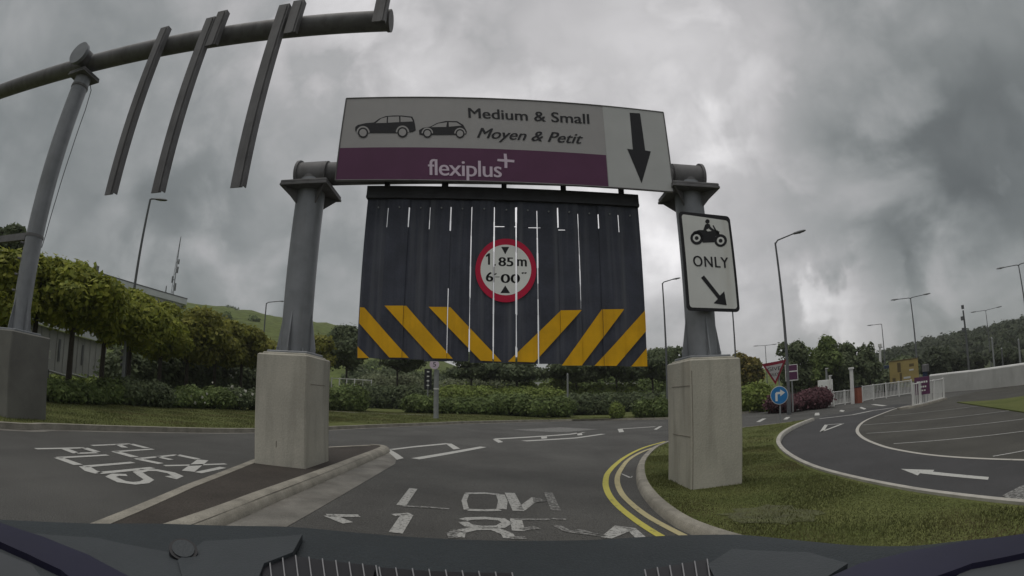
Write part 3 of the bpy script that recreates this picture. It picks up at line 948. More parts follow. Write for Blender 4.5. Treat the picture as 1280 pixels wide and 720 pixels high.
def print_on_boards(name, poly_px, m, lift, text=None):
    """paint that was put on across the boards: cut to each board's own face"""
    if text is None:
        pl = [on_gantry(.03)(*p) for p in poly_px]
        V = [((Vector((p.x, p.y)) - GM).dot(GU), p.z) for p in pl]; F = [tuple(range(len(V)))]
    else:
        mb = MB(); text_on(mb, *text, on_gantry(.03), bold=.5)
        V = [((Vector((p[0], p[1])) - GM).dot(GU), p[2]) for p in mb.v]; F = mb.f
    us = [q[0] for q in V]
    for i, (bo, ul, ur, off) in enumerate(boards):
        for z0, z1 in zip([-1] + board_levels, board_levels + [9]):
            a = ul + max(board_gap_max(i, (z0 + z1) / 2), 0) + .001; b = ur - max(board_gap_max(i + 1, (z0 + z1) / 2), 0) - .001
            if min(us) > b or max(us) < a: continue
            bm = bmesh.new()
            vv = [bm.verts.new((u, 0, z)) for u, z in V]
            for q in F:
                try: bm.faces.new([vv[k] for k in q])
                except ValueError: pass
            for co, no in (((a, 0, 0), (-1, 0, 0)), ((b, 0, 0), (1, 0, 0)), ((0, 0, z0), (0, 0, -1)), ((0, 0, z1), (0, 0, 1))):
                bmesh.ops.bisect_plane(bm, geom=bm.verts[:] + bm.edges[:] + bm.faces[:], plane_co=co, plane_no=no, clear_outer=True)
            if not bm.faces: bm.free(); continue
            bmesh.ops.triangulate(bm, faces=bm.faces)
            vs2 = [gp(w.co.x, off + .034 + lift, w.co.z) for w in bm.verts]
            bm.verts.index_update()
            fs2 = [tuple(w.index for w in q.verts) for q in bm.faces]
            bm.free()
            parts = print_acc.setdefault((i, name, m.name, lift if name == 'height_lettering' else len(us) + sum(us)), (bo, m, MB()))
            parts[2].add(vs2, fs2)


print_acc = {}
for pl in ([(450, 384), (455.5, 384.5), (511, 447.2), (487, 447), (449, 404)], [(481, 382.3), (508, 382.3), (566, 448.3), (541, 448)], [(536, 383.8), (563, 384), (627, 452), (601, 451)],
           [(447, 433), (461.5, 447.5), (447, 447.5)],
           [(635, 452), (668, 453), (727, 387.8), (701, 388.2)], [(702, 457), (727, 457), (780, 386.6), (752, 387)], [(743, 457.3), (770, 457.5), (809, 412), (806, 388)], [(789, 458), (810, 433), (811, 458)]):
    print_on_boards('yellow_stripe', pl, yellow, .001)
DC = (632.3, 338.2)
print_on_boards('red_disc', circle(DC, 38, 48, 39.8), redp, .002)
print_on_boards('white_disc', circle((632.3, 337.6), 31.6, 48, 31.6), whitedisc, .0035)
print_on_boards('height_lettering', [(626.5, 308.8), (636.5, 308.8), (631.5, 318)], blackp, .005)
print_on_boards('height_lettering', [(625.5, 366.5), (637.5, 366.5), (631.5, 357)], blackp, .005)
print_on_boards('height_lettering', [(610.4, 317.2), (612.6, 317.2), (612.6, 331.4), (610.0, 331.4), (610.0, 320.8), (607.4, 321.8), (607.4, 319.8)], blackp, .005)
for t in (('.', (617.3, 332.2), (619.3, 332.2), (0, -2)), ('85', (623.5, 332.6), (641.3, 333.0), (0, -11)), ('m', (646.5, 333), (658, 333.6), (0, -8.5)),
          ("6", (607.8, 352.2), (616, 352.2), (0, -11.5)), ("'", (617.6, 347), (619.4, 346), (1, -4.5)), ('-', (619.5, 348), (624, 348), (0, -2)), ('00', (626.3, 353.6), (649.5, 354), (0, -11)), ("'", (651.6, 346), (653.4, 345.9), (1, -5)), ("'", (655, 346), (656.8, 345.9), (1, -5))):
    print_on_boards('height_lettering', None, blackp, .005, t)
for (i, name, mn, q), (bo, m, mb) in print_acc.items():
    o = mb.build(name, m, bo)
    if name == 'height_lettering': o['kind'] = 'stuff'

# ------------------------------------------------------------------ direction sign on the beam
SOFF = .34
sp = on_gantry(SOFF)
sb = thing('direction_sign', sp(632, 232), 'wide white and purple lane sign with car pictures and a down arrow', 'sign')
corners = [(433, 123), (481, 121.7), (528, 121.6), (590, 123), (640, 125), (688.6, 127.8), (737, 131.4), (785, 136), (829, 140.5), (842, 240), (735, 233.5), (641, 228.3), (530, 226), (419, 225.5)]
bk = on_gantry(SOFF)
# straight-edged board between its four real corners
q4 = [bk(433, 123), bk(829, 140.5), bk(842, 240), bk(419, 225.5)]
MB().prism(q4, (GN * -.05).to_3d()).build('sign_panel', whiteb, sb)


def spl(off):
    f = on_gantry(SOFF + off)
    return f


def flat(name, polys, m, off, parent):
    f = spl(off); mb = MB()
    for pl in polys:
        mb.add([f(*p) for p in pl], [tuple(range(len(pl)))])
    o = mb.build(name, m, parent)
    if len(polys) > 1: o['kind'] = 'stuff'
    return o


def lerp3(a, b, t): return a + (b - a) * t
def sq(s, t, off=.003):
    top = lerp3(q4[0], q4[1], s); bot = lerp3(q4[3], q4[2], s)
    return lerp3(top, bot, t) + GN.to_3d() * off
MB().add([sq(.0, .627), sq(.800, .627), sq(.800, 1), sq(0, 1)], [(0, 1, 2, 3)]).build('purple_band', purple, sb)
MB().add([sq(.802, 0), sq(1, 0), sq(1, 1), sq(.802, 1)], [(0, 1, 2, 3)]).build('arrow_panel', whitec, sb)
fr = MB()
for a, b in ((sq(0, 0, 0), sq(1, 0, 0)), (sq(1, 0, 0), sq(1, 1, 0)), (sq(1, 1, 0), sq(0, 1, 0)), (sq(0, 1, 0), sq(0, 0, 0))):
    fr.tube([a, b], .014, 6)
fr.build('sign_edge', steel_d, sb)
flat('down_arrow', [[(787, 140.8), (800, 141.6), (806.5, 188), (813.5, 189.2), (802, 229), (784, 186), (791, 186.8)]], blackp, .007, sb)
tx = MB()
text_on(tx, 'Medium & Small', (586, 146.8), (736.5, 154.6), (-.8, -12.2), spl(.006), bold=.4, ref=None)
text_on(tx, 'Moyen & Petit', (596.5, 171.8), (727.5, 179.5), (1.5, -12.2), spl(.006), bold=.4, shear=.25)
tx.build('lane_lettering', blackp, sb)['kind'] = 'stuff'
tx = MB()
text_on(tx, 'flexiplus', (535.5, 218.6), (627, 221.6), (-.3, -20), spl(.007), bold=.35, space=.94)
tx.build('brand_lettering', lilac, sb)['kind'] = 'stuff'
flat('plus_emblem', [[(629.6, 192), (633.2, 192.2), (634, 199.2), (643, 200), (642.8, 203), (634.2, 202.4), (634.2, 210), (630.6, 209.8), (630.6, 202.2), (621.5, 201.4), (622, 198.6), (630.2, 199)]], lilac, .0075, sb)


def C8(*pts): return [(420 + x / 5.536, 110 + y / 5.536) for x, y in pts]


def car_icon(body, wheels, wins, rr):
    flat('car_picture', [C8(*body)], blackp, .006, sb)
    flat('car_picture', [C8(*w) for w in wins] + [C8(*circle(c, rr * 1.28, 20, a0=180, a1=360)) for c in wheels], whiteb, .0075, sb)
    flat('car_picture', [C8(*circle(c, rr, 20)) for c in wheels], blackp, .009, sb)
    flat('car_picture', [C8(*circle(c, rr * .70, 20)) for c in wheels], whiteb, .0105, sb)


car_icon([(138, 305), (132, 290), (134, 268), (152, 255), (205, 243), (262, 238), (300, 211), (345, 194), (400, 190), (455, 190), (528, 198), (540, 222), (549, 265), (552, 292), (530, 304), (495, 306), (420, 312), (225, 312), (150, 308)],
         [(187, 309), (460, 306)], [[(275, 243), (312, 212), (352, 200), (350, 241)], [(361, 199), (436, 197), (438, 236), (359, 240)], [(446, 197), (520, 206), (532, 231), (447, 235)]], 36)
car_icon([(577, 322), (574, 292), (602, 275), (652, 267), (700, 242), (760, 228), (838, 229), (880, 254), (895, 280), (905, 300), (902, 318), (880, 324), (600, 326)],
         [(632, 313), (858, 315)], [[(657, 271), (706, 246), (768, 237), (763, 269)], [(780, 237), (834, 238), (868, 260), (781, 268)]], 31)

# ------------------------------------------------------------------ motorcycle sign on the right column
MO = .42
mp_ = on_gantry(MO)
ms = thing('motorcycle_sign', mp_(892, 389), 'white black-edged sign with motorcycle picture reading ONLY on the right column', 'sign')
mq = [mp_(848, 264), mp_(912, 270.5), mp_(925, 390), mp_(859, 388)]
def msq(s, t, off=.004):
    return lerp3(lerp3(mq[0], mq[1], s), lerp3(mq[3], mq[2], s), t) + GN.to_3d() * off
def rr_poly(ins, r, off):
    out = []
    for cx, cy, a0 in ((1 - ins - r, ins + r * .6, -90), (1 - ins - r, 1 - ins * .6 - r * .6, 0), (ins + r, 1 - ins * .6 - r * .6, 90), (ins + r, ins * .6 + r * .6, 180)):
        for k in range(5):
            a = R(a0 + 22.5 * k)
            out.append(msq(cx + r * math.cos(a), cy + r * .6 * math.sin(a), off))
    return out
MB().prism(rr_poly(0, .07, 0), (GN * -.025).to_3d()).build('sign_plate', blackp, ms)
MB().add(rr_poly(.05, .05, .003), [tuple(range(20))]).build('white_face', whitep, ms)


def M3(*pts): return [(760 + x / 3.275, 180 + y / 3.275) for x, y in pts]
def mflat(name, polys, m, off):
    f = on_gantry(MO + off); mb = MB()
    for pl in polys: mb.add([f(*p) for p in pl], [tuple(range(len(pl)))])
    o = mb.build(name, m, ms)
    if len(polys) > 1: o['kind'] = 'stuff'
    return o
mflat('motorcycle_picture', [M3(*circle((364, 385), 27, 20)), M3(*circle((461, 395), 26, 20)),
      M3((340, 372), (352, 358), (372, 352), (390, 352), (398, 330), (406, 326), (416, 328), (421, 340), (436, 352), (428, 334), (432, 332), (446, 356), (457, 358), (452, 372), (440, 378), (436, 402), (388, 404), (382, 385), (355, 372)),
      M3(*circle((407, 317), 9, 14)), M3((438, 356), (448, 352), (470, 392), (460, 396))], blackp, .007)
mflat('motorcycle_picture', [M3(*circle((363, 385), 15.5, 18)), M3(*circle((461, 396), 15.5, 18)), M3((402, 352), (412, 346), (424, 356), (408, 358))], whitep, .0085)
mflat('motorcycle_picture', [M3(*circle((363, 385), 8, 14)), M3(*circle((461, 396), 8, 14))], blackp, .010)
tx = MB(); text_on(tx, 'ONLY', (867.2, 332.6), (911, 335), (-1.2, -13.2), on_gantry(MO + .007), bold=.3, space=1.12)
tx.build('sign_lettering', blackp, ms)['kind'] = 'stuff'
mflat('diagonal_arrow', [M3((381, 548), (393, 538), (458, 620), (476, 603), (486, 660), (432, 652), (450, 634))], blackp, .007)
for zz in (4.1, 2.95):
    p = gp(HALF + .12, .33, zz); MB().box(p, (.5, .14, .05), RZ).build('bracket', galv, ms)

# ------------------------------------------------------------------ tall gantry over the left lane with three loose hanging strips
TY = 7.3
B0, B1 = Vector((-10.45, 6.93, 8.52)), Vector((-2.42, 7.36, 8.36))
BD = (B1 - B0).normalized()
tg = thing('tall_gantry', (B0.x, B0.y, 0), 'tall grey pole gantry over the left lane with three long strips hanging', 'gantry')
plb = MB().cbox((B0.x, B0.y, .9), (1.15, 1.15, 1.95), .025, 0).build('concrete_plinth', conc_dimmed, tg)
tp = MB().tube([(B0.x, B0.y, 1.86), (B0.x, B0.y, 8.25)], .225, 26).build('column', galv, tg, smooth=True)
MB().cbox((B0.x, B0.y, 1.90), (.8, .8, .05), .01).build('base_plate', galv, tp)
for k in range(4):
    a = R(90 * k); dx = Vector((math.cos(a), math.sin(a), 0)); sd_ = Vector((-dx.y, dx.x, 0)) * .012
    q0 = Vector((B0.x, B0.y, 1.92))
    MB().prism([p - sd_ for p in (q0 + dx * .21, q0 + dx * .34, q0 + dx * .34 + Vector((0, 0, .06)), q0 + dx * .225 + Vector((0, 0, .7)), q0 + dx * .21 + Vector((0, 0, .7)))], sd_ * 2).build('stiffener_fin', galv, tp)
MB().cbox((B0.x, B0.y, 8.10), (.66, .66, .05), .01).build('flange_plate', steel_d, tg)
MB().cbox((B0.x, B0.y, 8.16), (.64, .64, .05), .01).build('flange_plate', steel_d, tg)
MB().tube([B0 - BD * 8.0, B1], .225, 26).build('beam', steel_d, tg, smooth=True)
MB().tube([B1 - BD * .03, B1 + BD * .035], .245, 26).build('end_cap', steel_d, tg, smooth=True)
bn = Vector((BD.y, -BD.x, 0)).normalized()
MB().tube([B0 + bn * .1 + Vector((0, 0, .02)), B0 + bn * .42 + Vector((0, 0, .02))], .24, 22).build('tee_stub', steel_d, tg, smooth=True)
MB().tube([B0 + bn * .42 + Vector((0, 0, .02)), B0 + bn * .52 + Vector((0, 0, .02))], .31, 26).build('blind_flange', galv, tg, smooth=True)
cab = [Vector((B0.x + .235, B0.y - .12, 8.0)), Vector((B0.x + .33, B0.y - .05, 7.7)), Vector((B0.x + .30, B0.y - .06, 6.5)), Vector((B0.x + .26, B0.y - .08, 5.0)), Vector((B0.x + .24, B0.y - .1, 3.6)), Vector((B0.x + .23, B0.y - .1, 2.0))]
rv = Vector((.552, .834, 0))
cab = [Vector((B0.x, B0.y, z)) + rv * a for a, z in ((.24, 8.0), (.33, 7.85), (.37, 7.3), (.36, 6.2), (.32, 5.0), (.27, 4.1), (.235, 3.8))]
MB().tube(cab, .011, 6).build('hanging_cable', pylonm, tg)
MB().tube([(B0.x, B0.y, 7.78), (B0.x, B0.y, 7.84)], .242, 20).build('pole_band', steel_d, tg, smooth=True)
MB().tube([(B0.x, B0.y, 3.97), (B0.x, B0.y, 4.03)], .24, 20).build('pole_band', steel_d, tg, smooth=True)
MB().box((B0.x - 1.4, B0.y - .1, 3.98), (2.4, .12, .16)).build('side_arm', steel_d, tg)
for zz in (2.75, 3.1, 3.45, 3.8):
    p = Vector((B0.x - .1, B0.y - .22, zz)); MB().tube([p, p + Vector((-.05, -.06, 0))], .025, 8).build('step_bolt', steel_d, tg)


def strip(x, z0, z1, w):
    y = B0.y + (x - B0.x) * (B1.y - B0.y) / (B1.x - B0.x) - .35
    mb = MB()
    # channel: web and two flanges running back, the flanges cut shorter at the foot
    mb.box((x, y - .012, (z0 + z1) / 2), (w, .02, z1 - z0))
    mb.box((x - w / 2 + .012, y + .058, (z0 + z1) / 2 + .035), (.022, .118, z1 - z0 - .07))
    mb.box((x + w / 2 - .012, y + .058, (z0 + z1) / 2 + .02), (.022, .118, z1 - z0 - .04))
    mb.box((x + w / 2 - .05, y - .035, (z0 + z1) / 2 - .03), (.022, .03, z1 - z0 - .06))
    mb.build('hanging_strip', steel_d, tg)
    MB().box((x, y + .03, 8.45), (w * .7, .06, .12)).build('strip_clamp', steel_d, tg)


for x, z0, z1 in ((-7.72, 4.63, 8.75), (-6.43, 4.58, 8.74), (-4.64, 4.57, 8.77), (-6.17, 7.9, 8.88), (-4.33, 7.92, 8.84), (-2.53, 8.02, 9.3)):
    strip(x, z0, z1, .25)

# ------------------------------------------------------------------ lamp posts, masts and slim posts
def lamp(base, top, arms, head, label, r0=.09, r1=.055, name='street_lamp', m=pylonm, up=.25, cat='street lamp'):
    """arms = list of plan vectors from the pole top"""
    t = thing(name, base, label, cat, 'street lamps around the junction')
    b = Vector(base); tp_ = Vector(top)
    MB().tube([b, b + (tp_ - b) * .12, b + (tp_ - b) * .13, tp_], [r0 * 1.35, r0 * 1.35, r0, r1], 10).build('pole', m, t, smooth=True)
    for a in arms:
        a = Vector((a[0], a[1], 0)); e = tp_ + a + Vector((0, 0, up * a.length))
        MB().tube([tp_ - Vector((0, 0, .05)), tp_ + a * .15 + Vector((0, 0, up * a.length * .35)), e], [r1, r1 * .8, r1 * .7], 8).build('arm', m, t, smooth=True)
        dn = a.normalized(); s_ = Vector((-dn.y, dn.x, 0)); dz = Vector((0, 0, up * .8))
        L_, w_ = head
        rings = []
        for q, ww, hh in ((0, .35, .4), (.12, .7, .8), (.5, 1, 1), (.85, .85, .8), (1, .4, .3)):
            c = e + (dn + dz * .5) * (q * L_ - .05)
            rings.append([c + s_ * w_ * ww * x + Vector((0, 0, w_ * .45 * hh * y)) for x, y in ((-1, -.4), (-.7, .5), (0, 1), (.7, .5), (1, -.4), (0, -.7))])
        mb = MB(); mb.v = [tuple(p) for rg in rings for p in rg]
        for i in range(4):
            for k in range(6): mb.f.append((i * 6 + k, i * 6 + (k + 1) % 6, i * 6 + 6 + (k + 1) % 6, i * 6 + 6 + k))
        mb.f += [tuple(range(5, -1, -1)), tuple(24 + k for k in range(6))]
        hd_ = mb.build('lamp_head', m, t, smooth=True)
        MB().box(e + (dn + dz * .5) * (L_ * .5 - .05) - Vector((0, 0, w_ * .33)), (w_ * .9, w_ * .9, .02)).build('lens', glassy, hd_)
    return t


def view_arm(px, py, rho, px2, py2):
    """plan vector of an arm seen between two sight lines at the same distance"""
    a, b = far(px, py, rho), far(px2, py2, rho)
    return (b.x - a.x, b.y - a.y)


def lamp_at(px, py, rho, arms, label, head=(.7, .16), **kw):
    tp_ = far(px, py, rho)
    base = Vector((tp_.x, tp_.y, gz(tp_.x)))
    return lamp(base, tp_, [view_arm(px, py, rho, *a) for a in arms], head, label, **kw)


lamp_at(188, 249, 26, [(195, 246)], 'slender lamp post with a stub arm rising behind the left row of trees', r0=.085)
lamp_at(333, 379, 50, [(349, 377)], 'small lamp post left of the left plinth against the green hill', r0=.09)
lamp_at(969, 303.5, 30, [(993, 301)], 'tallest lamp post right of the motorcycle sign with dark oval head', head=(.85, .2), r0=.1, up=.33)
lamp_at(828, 354, 40, [(841, 352)], 'lamp post between the barrier and the right column with short arm', r0=.1, up=.3)
lamp_at(914.5, 375, 45, [(900, 373)], 'thin lamp pole showing just under the motorcycle sign', r0=.09)
lamp_at(956.5, 432, 95, [(948, 432), (965, 431.5)], 'tiny far twin-armed lamp just right of the right plinth', head=(1, .2), r0=.1, up=.05)
lamp_at(1138, 372.5, 62, [(1123, 375.5), (1154, 370)], 'twin-armed lamp post standing by the tan billboard', head=(1.0, .22), r0=.12, up=.06)
lamp_at(1102, 405, 85, [(1091, 407)], 'distant pale lamp post left of the twin-armed lamp, arm pointing left', head=(1, .2), r0=.11, up=.03)
lamp_at(1273, 331, 55, [(1256, 335), (1292, 327)], 'twin-armed lamp cut by the right edge of the view', head=(1.0, .2), r0=.12, up=.05)
lamp_at(1232, 388, 85, [(1221, 395), (1246, 388)], 'faint distant twin-armed lamp above the wooded hillside', head=(1, .2), r0=.09, r1=.045, up=.05)
# camera mast
p = far(1203.8, 388, 75); b = Vector((p.x, p.y, gz(p.x)))
cm = thing('camera_mast', b, 'dark camera mast standing in front of the wooded hill', 'mast')
MB().tube([b, b + (p - b) * .45, p], [.2, .17, .12], 10).build('pole', pylonm, cm, smooth=True)
for dz_, dx_ in ((0.5, 0), (-1.0, -.45), (-2.5, -.5)):
    c = p + Vector((dx_, 0, dz_))
    MB().tube([c - Vector((0, 0, .3)), c + Vector((0, 0, .2))], .22, 10).build('camera_dome', pylonm, cm, smooth=True)
    if dx_: MB().tube([c, c - Vector((dx_, 0, 0))], .05, 6).build('bracket', pylonm, cm)
for (px, py, rho, lb) in ((1239.7, 423, 50, 'pale slim post beside the wall, left of two on the right'), (1273, 425, 48, 'pale slim post nearest the right edge above the wall'),
                          (1252, 436, 60, 'short grey post between the two pale slim posts')):
    p = far(px, py, rho); b = Vector((p.x, p.y, gz(p.x)))
    t = thing('slim_post', b, lb, 'post', 'slim posts beyond the pale wall')
    MB().tube([b, p], [.11, .08], 10).build('pole', polel if px != 1252 else pylonm, t, smooth=True)
    MB().tube([p, p + Vector((0, 0, .12))], [.1, .04], 10).build('cap', polel, t, smooth=True)
p = far(709.5, 468, 38); b = foot(709.5, 500, 38, .1)
t = thing('slim_post', b, 'thin grey post among the hedges under the right half of the barrier', 'post', 'slim posts on the lawn')
MB().tube([b, p], .07, 10).build('pole', polel, t, smooth=True)
MB().tube([p, p + Vector((0, 0, .08))], [.08, .03], 10).build('cap', polel, t, smooth=True)
p = far(157, 426, 24); b = foot(154, 470, 24, .1)
t = thing('slim_post', b, 'pale post with small fittings under the left trees', 'post', 'slim posts on the lawn')
MB().tube([b, p], .075, 10).build('pole', polel, t, smooth=True)
for k in range(4):
    q = p - Vector((.12, .05, .15 + .3 * k)); MB().cbox(q, (.14, .1, .14), .02).build('fitting', steel_d if k else polel, t)

# ------------------------------------------------------------------ small signs
def disc_mesh(mb, c, r, nrm, th=.02, n=28):
    nrm = Vector(nrm).normalized(); mb.tube([Vector(c) - nrm * th / 2, Vector(c) + nrm * th / 2], r, n); return mb


def facing(c):
    n = Vector((-c[0], -c[1], 0)).normalized(); return n, Vector((-n.y, n.x, 0))   # normal to viewer, right-hand side


def on_plane(c, n):
    c = Vector(c)
    def f(px, py, off=0.0):
        d = Vector(ray(px, py)); o_ = Vector((0, 0, CAM_H)); cc = c + n * off
        t = (cc - o_).dot(n) / d.dot(n); return o_ + d * t
    return f


# pale column with a round sign on the lawn
b = Vector((*gpt(545, 523, .11), .11)); rho = math.hypot(b.x, b.y); p = far(543.3, 462, rho)
t = thing('signal_post', b, 'thick pale post on the lawn with small round white sign on top', 'sign post')
MB().tube([b - Vector((0, 0, .05)), b + Vector((0, 0, .1)), Vector((b.x, b.y, p.z))], [.17, .145, .145], 16).build('post', polel, t, smooth=True)
MB().tube([Vector((b.x, b.y, (b.z + p.z) / 2 + .25)), Vector((b.x, b.y, (b.z + p.z) / 2 + .33))], .153, 16).build('band', whitefence, t, smooth=True)
n, rt = facing(b)
c = far(543, 455.5, rho - .2)
MB().tube([Vector((b.x, b.y, p.z - .02)), Vector((b.x, b.y, c.z))], .04, 8).build('bracket', polel, t)
rd = disc_mesh(MB(), c, .27, n, .03).build('round_sign', lilac, t)
fp = on_plane(c + n * .02, n)
mb = MB(); text_on(mb, '5', (541.2, 458.2), (545, 458.2), (0, -5.5), fp); mb.build('numeral', blackp, rd)
# dark totem sign behind it
b = foot(537, 492, 42, .1)
t = thing('totem_sign', b, 'narrow dark upright sign with white marks behind the pale post', 'sign')
n, rt = facing(b); c = far(535, 474, 42); yaw = math.atan2(rt.y, rt.x)
MB().cbox(c, (.62, .1, 1.75), .02, yaw).build('panel', blackp, t)
MB().tube([Vector((c.x, c.y, b.z)), c], .06, 8).build('post', polel, t)
for k in range(4):
    MB().cbox(c + n * .055 + Vector((0, 0, .62 - .38 * k)), (.2, .01, .10), .003, yaw).build('white_mark', whitep, t)

# give way triangle and blue arrow disc on one post
b = Vector((*gpt(975.5, 526, .08), 0)); b.z = gz(b.x) + .08; rho = math.hypot(b.x, b.y)
t = thing('give_way_sign', b, 'post with red-edged give way triangle above a round blue turn-right sign', 'traffic sign')
n, rt = facing(b)
topz = far(972, 455, rho).z
MB().tube([b - Vector((0, 0, .1)), Vector((b.x, b.y, topz))], .038, 10).build('post', polel, t, smooth=True)
c = far(974, 494, rho) + n * .07
c = Vector((b.x, b.y, c.z)) + n * .07 - rt * .02
rr = 11.0 / FPX * rho
bd = disc_mesh(MB(), c, rr, n, .02, 36).build('blue_disc', whitep, t)
disc_mesh(MB(), c + n * .012, rr * .94, n, .006, 36).build('blue_face', bluep, bd)
def loc2(pts, off): return [c + n * off + rt * (x * rr) + Vector((0, 0, y * rr)) for x, y in pts]
MB().add(loc2([(-.45, -.62), (-.2, -.62), (-.2, .12), (.12, .12), (.12, -.12), (.66, .25), (.12, .62), (.12, .36), (-.32, .36), (-.45, .22)], .018), [tuple(range(10))]).build('white_arrow', whitep, bd)
tc_ = Vector((b.x, b.y, far(968, 465, rho).z)) + n * .06 - rt * .2
def tri(s, off): return [tc_ + n * off + rt * (x * s) + Vector((0, 0, y * s + .04 * x)) for x, y in ((-.52, .38), (.52, .44), (.02, -.52))]
ts = 29.5 / FPX * rho
tr_ = MB().prism(tri(ts, 0), n * .02).build('triangle_plate', mat('dull_red', (.20, .016, .035), .5, var=.1), t)
MB().add(tri(ts * .70, .024), [(0, 1, 2)]).build('triangle_face', whiteb, tr_)
fp = on_plane(tc_ + n * .028, n)
cxy = (966.8, 465)
mb = MB(); text_on(mb, 'GIVE', (959.5, 464.4), (976, 462.2), (-.4, -4.6), fp); text_on(mb, 'WAY', (963, 471.2), (973.8, 469.8), (-.4, -4.6), fp); mb.build('sign_lettering', blackp, tr_)['kind'] = 'stuff'

# purple sign behind the triangle
b = foot(991, 505, 31, .1); n, rt = facing(b); yaw = math.atan2(rt.y, rt.x)
t = thing('purple_sign', b, 'small square purple sign with white edge behind the give way triangle', 'sign')
c = Vector((b.x, b.y, far(989, 466, 31).z))
MB().tube([b, c], .05, 8).build('post', polel, t)
pn = MB().cbox(c + n * .06, (.78, .03, .95), .01, yaw).build('panel', whitep, t)
MB().cbox(c + n * .08 + Vector((0, 0, .02)), (.70, .012, .86), .003, yaw).build('purple_face', purple, pn)
MB().cbox(c + n * .09 + Vector((0, 0, .08)), (.7, .006, .06), .002, yaw).build('white_line', whitep, pn)

# white board near the purple bush
b = foot(1032, 490, 42, 0); n, rt = facing(b); yaw = math.atan2(rt.y, rt.x)
t = thing('white_notice_board', b, 'blank white board on short legs behind the purple bush', 'sign')
c = Vector((b.x, b.y, far(1023, 482.5, 42).z))
MB().cbox(c, (1.25, .06, .85), .02, yaw).build('board', whitep, t)
for s in (-.5, .5):
    q = c + rt * s; MB().tube([(q.x, q.y, b.z - .1), q], .05, 8).build('leg', polel, t)

# ------------------------------------------------------------------ fences, gate, wall and billboard on the right
def railing(name, pts, h, label, m=whitefence, gap=.16, group=None):
    """post-and-picket railing through ground points"""
    t = thing(name, pts[0], label, 'railing', group)
    pk = MB()
    for a, b in zip(pts[:-1], pts[1:]):
        a, b = Vector(a), Vector(b); L_ = (b - a).length
        for zz in (.12, h - .04):
            MB().tube([a + Vector((0, 0, zz)), b + Vector((0, 0, zz))], .03, 6).build('rail', m, t)
        for k in range(1, int(L_ / gap)):
            q = a.lerp(b, k * gap / L_); pk.box(q + Vector((0, 0, h / 2 + .03)), (.035, .035, h - .16))
    for a in pts:
        MB().box(Vector(a) + Vector((0, 0, h / 2)), (.09, .09, h + .06)).build('post', m, t)
    o = pk.build('pickets', m, t); o['kind'] = 'stuff'
    return t


def gline(pxs, rhos): return [foot(px, 500, r) for px, r in zip(pxs, rhos)]
railing('white_railing', gline((1042, 1056, 1070), (36, 37, 38)), 1.0, 'short run of white railing left of the orange barrier post')
railing('white_railing', gline((1078, 1092, 1108, 1124, 1140), (38, 40, 41, 42, 43)), 1.15, 'long run of white railing behind the purple banner railing')
p0, p1, p2 = foot(1153, 494, 27), foot(1157, 493, 27.5), foot(1181, 490, 30)
rl = [foot(1141.5, 500, 26), foot(1150, 500, 26.6), foot(1157, 500, 27.2), foot(1168, 500, 28.5), foot(1180, 500, 30)]
kb = [(q.x, q.y) for q in [foot(1122, 500, 25.6)] + rl]
sweep('kerb', [(q[0], q[1] - .25) for q in kb], [(.5, .05), (.5, .10), (.0, .10), (-.02, -.03)], kerb_m)
railing('white_railing', rl, 1.15, 'white railing on a kerb with a purple banner tied to it', gap=.2)
n, rt = facing(rl[1]); yaw = math.atan2(rt.y, rt.x)
c = Vector((0, 0, 0)) + (rl[1] + rl[2]) / 2; c = Vector((c.x, c.y, far(1146.5, 483, 26.8).z)) + n * .12
t = thing('purple_banner', c - Vector((0, 0, .5)), 'square purple banner with white lettering tied to the railing', 'banner')
c = Vector((c.x, c.y, far(1147, 483, 26.5).z)); bw = 19 / FPX * 26.6
MB().cbox(c, (bw, .03, bw * 1.05), .006, yaw).build('cloth', purple, t)
for k, (s, w_, h_) in enumerate(((.22, .74, .11), (-.06, .55, .10), (-.28, .45, .08))):
    q = c + n * .019 + Vector((0, 0, s * bw))
    nw = (5, 4, 3)[k]
    for i in range(nw):
        MB().cbox(q + rt * (bw * w_ * ((i + .5) / nw - .5)), (bw * w_ / nw * .72, .006, bw * h_), .002, yaw).build('lettering', whitep, t)
# orange and white barrier post
b = foot(1073, 500, 37.5); t = thing('barrier_post', b, 'orange and white gate barrier machine at the end of the white railing', 'barrier')
MB().cbox(b + Vector((0, 0, .55)), (.42, .42, 1.1), .03).build('cabinet', orangep, t)
MB().cbox(b + Vector((-.0, 0, 1.13)), (.46, .46, .08), .02).build('cap', blackp, t)
MB().cbox(b + Vector((-.55, 0, 1.2)), (.22, .2, 2.4), .02).build('white_upright', whitefence, t)
MB().cbox(b + Vector((-.55, 0, 2.45)), (.34, .3, .12), .02).build('lamp', whitefence, t)
for px, rho, top, lb in ((1038, 40, 470, 'slim white gate post right of the white board'), (1033.5, 46, 461, 'slim grey gate post beside the white board')):
    b = foot(px, 500, rho); p = far(px, top, rho)
    t = thing('gate_post', b, lb, 'post', 'gate posts by the railing')
    MB().box((b + p) / 2, (.14, .14, p.z - b.z)).build('shaft', whitefence if px > 1036 else polel, t)
    MB().box(p + Vector((0, 0, .03)), (.2, .2, .07)).build('cap', whitefence, t)
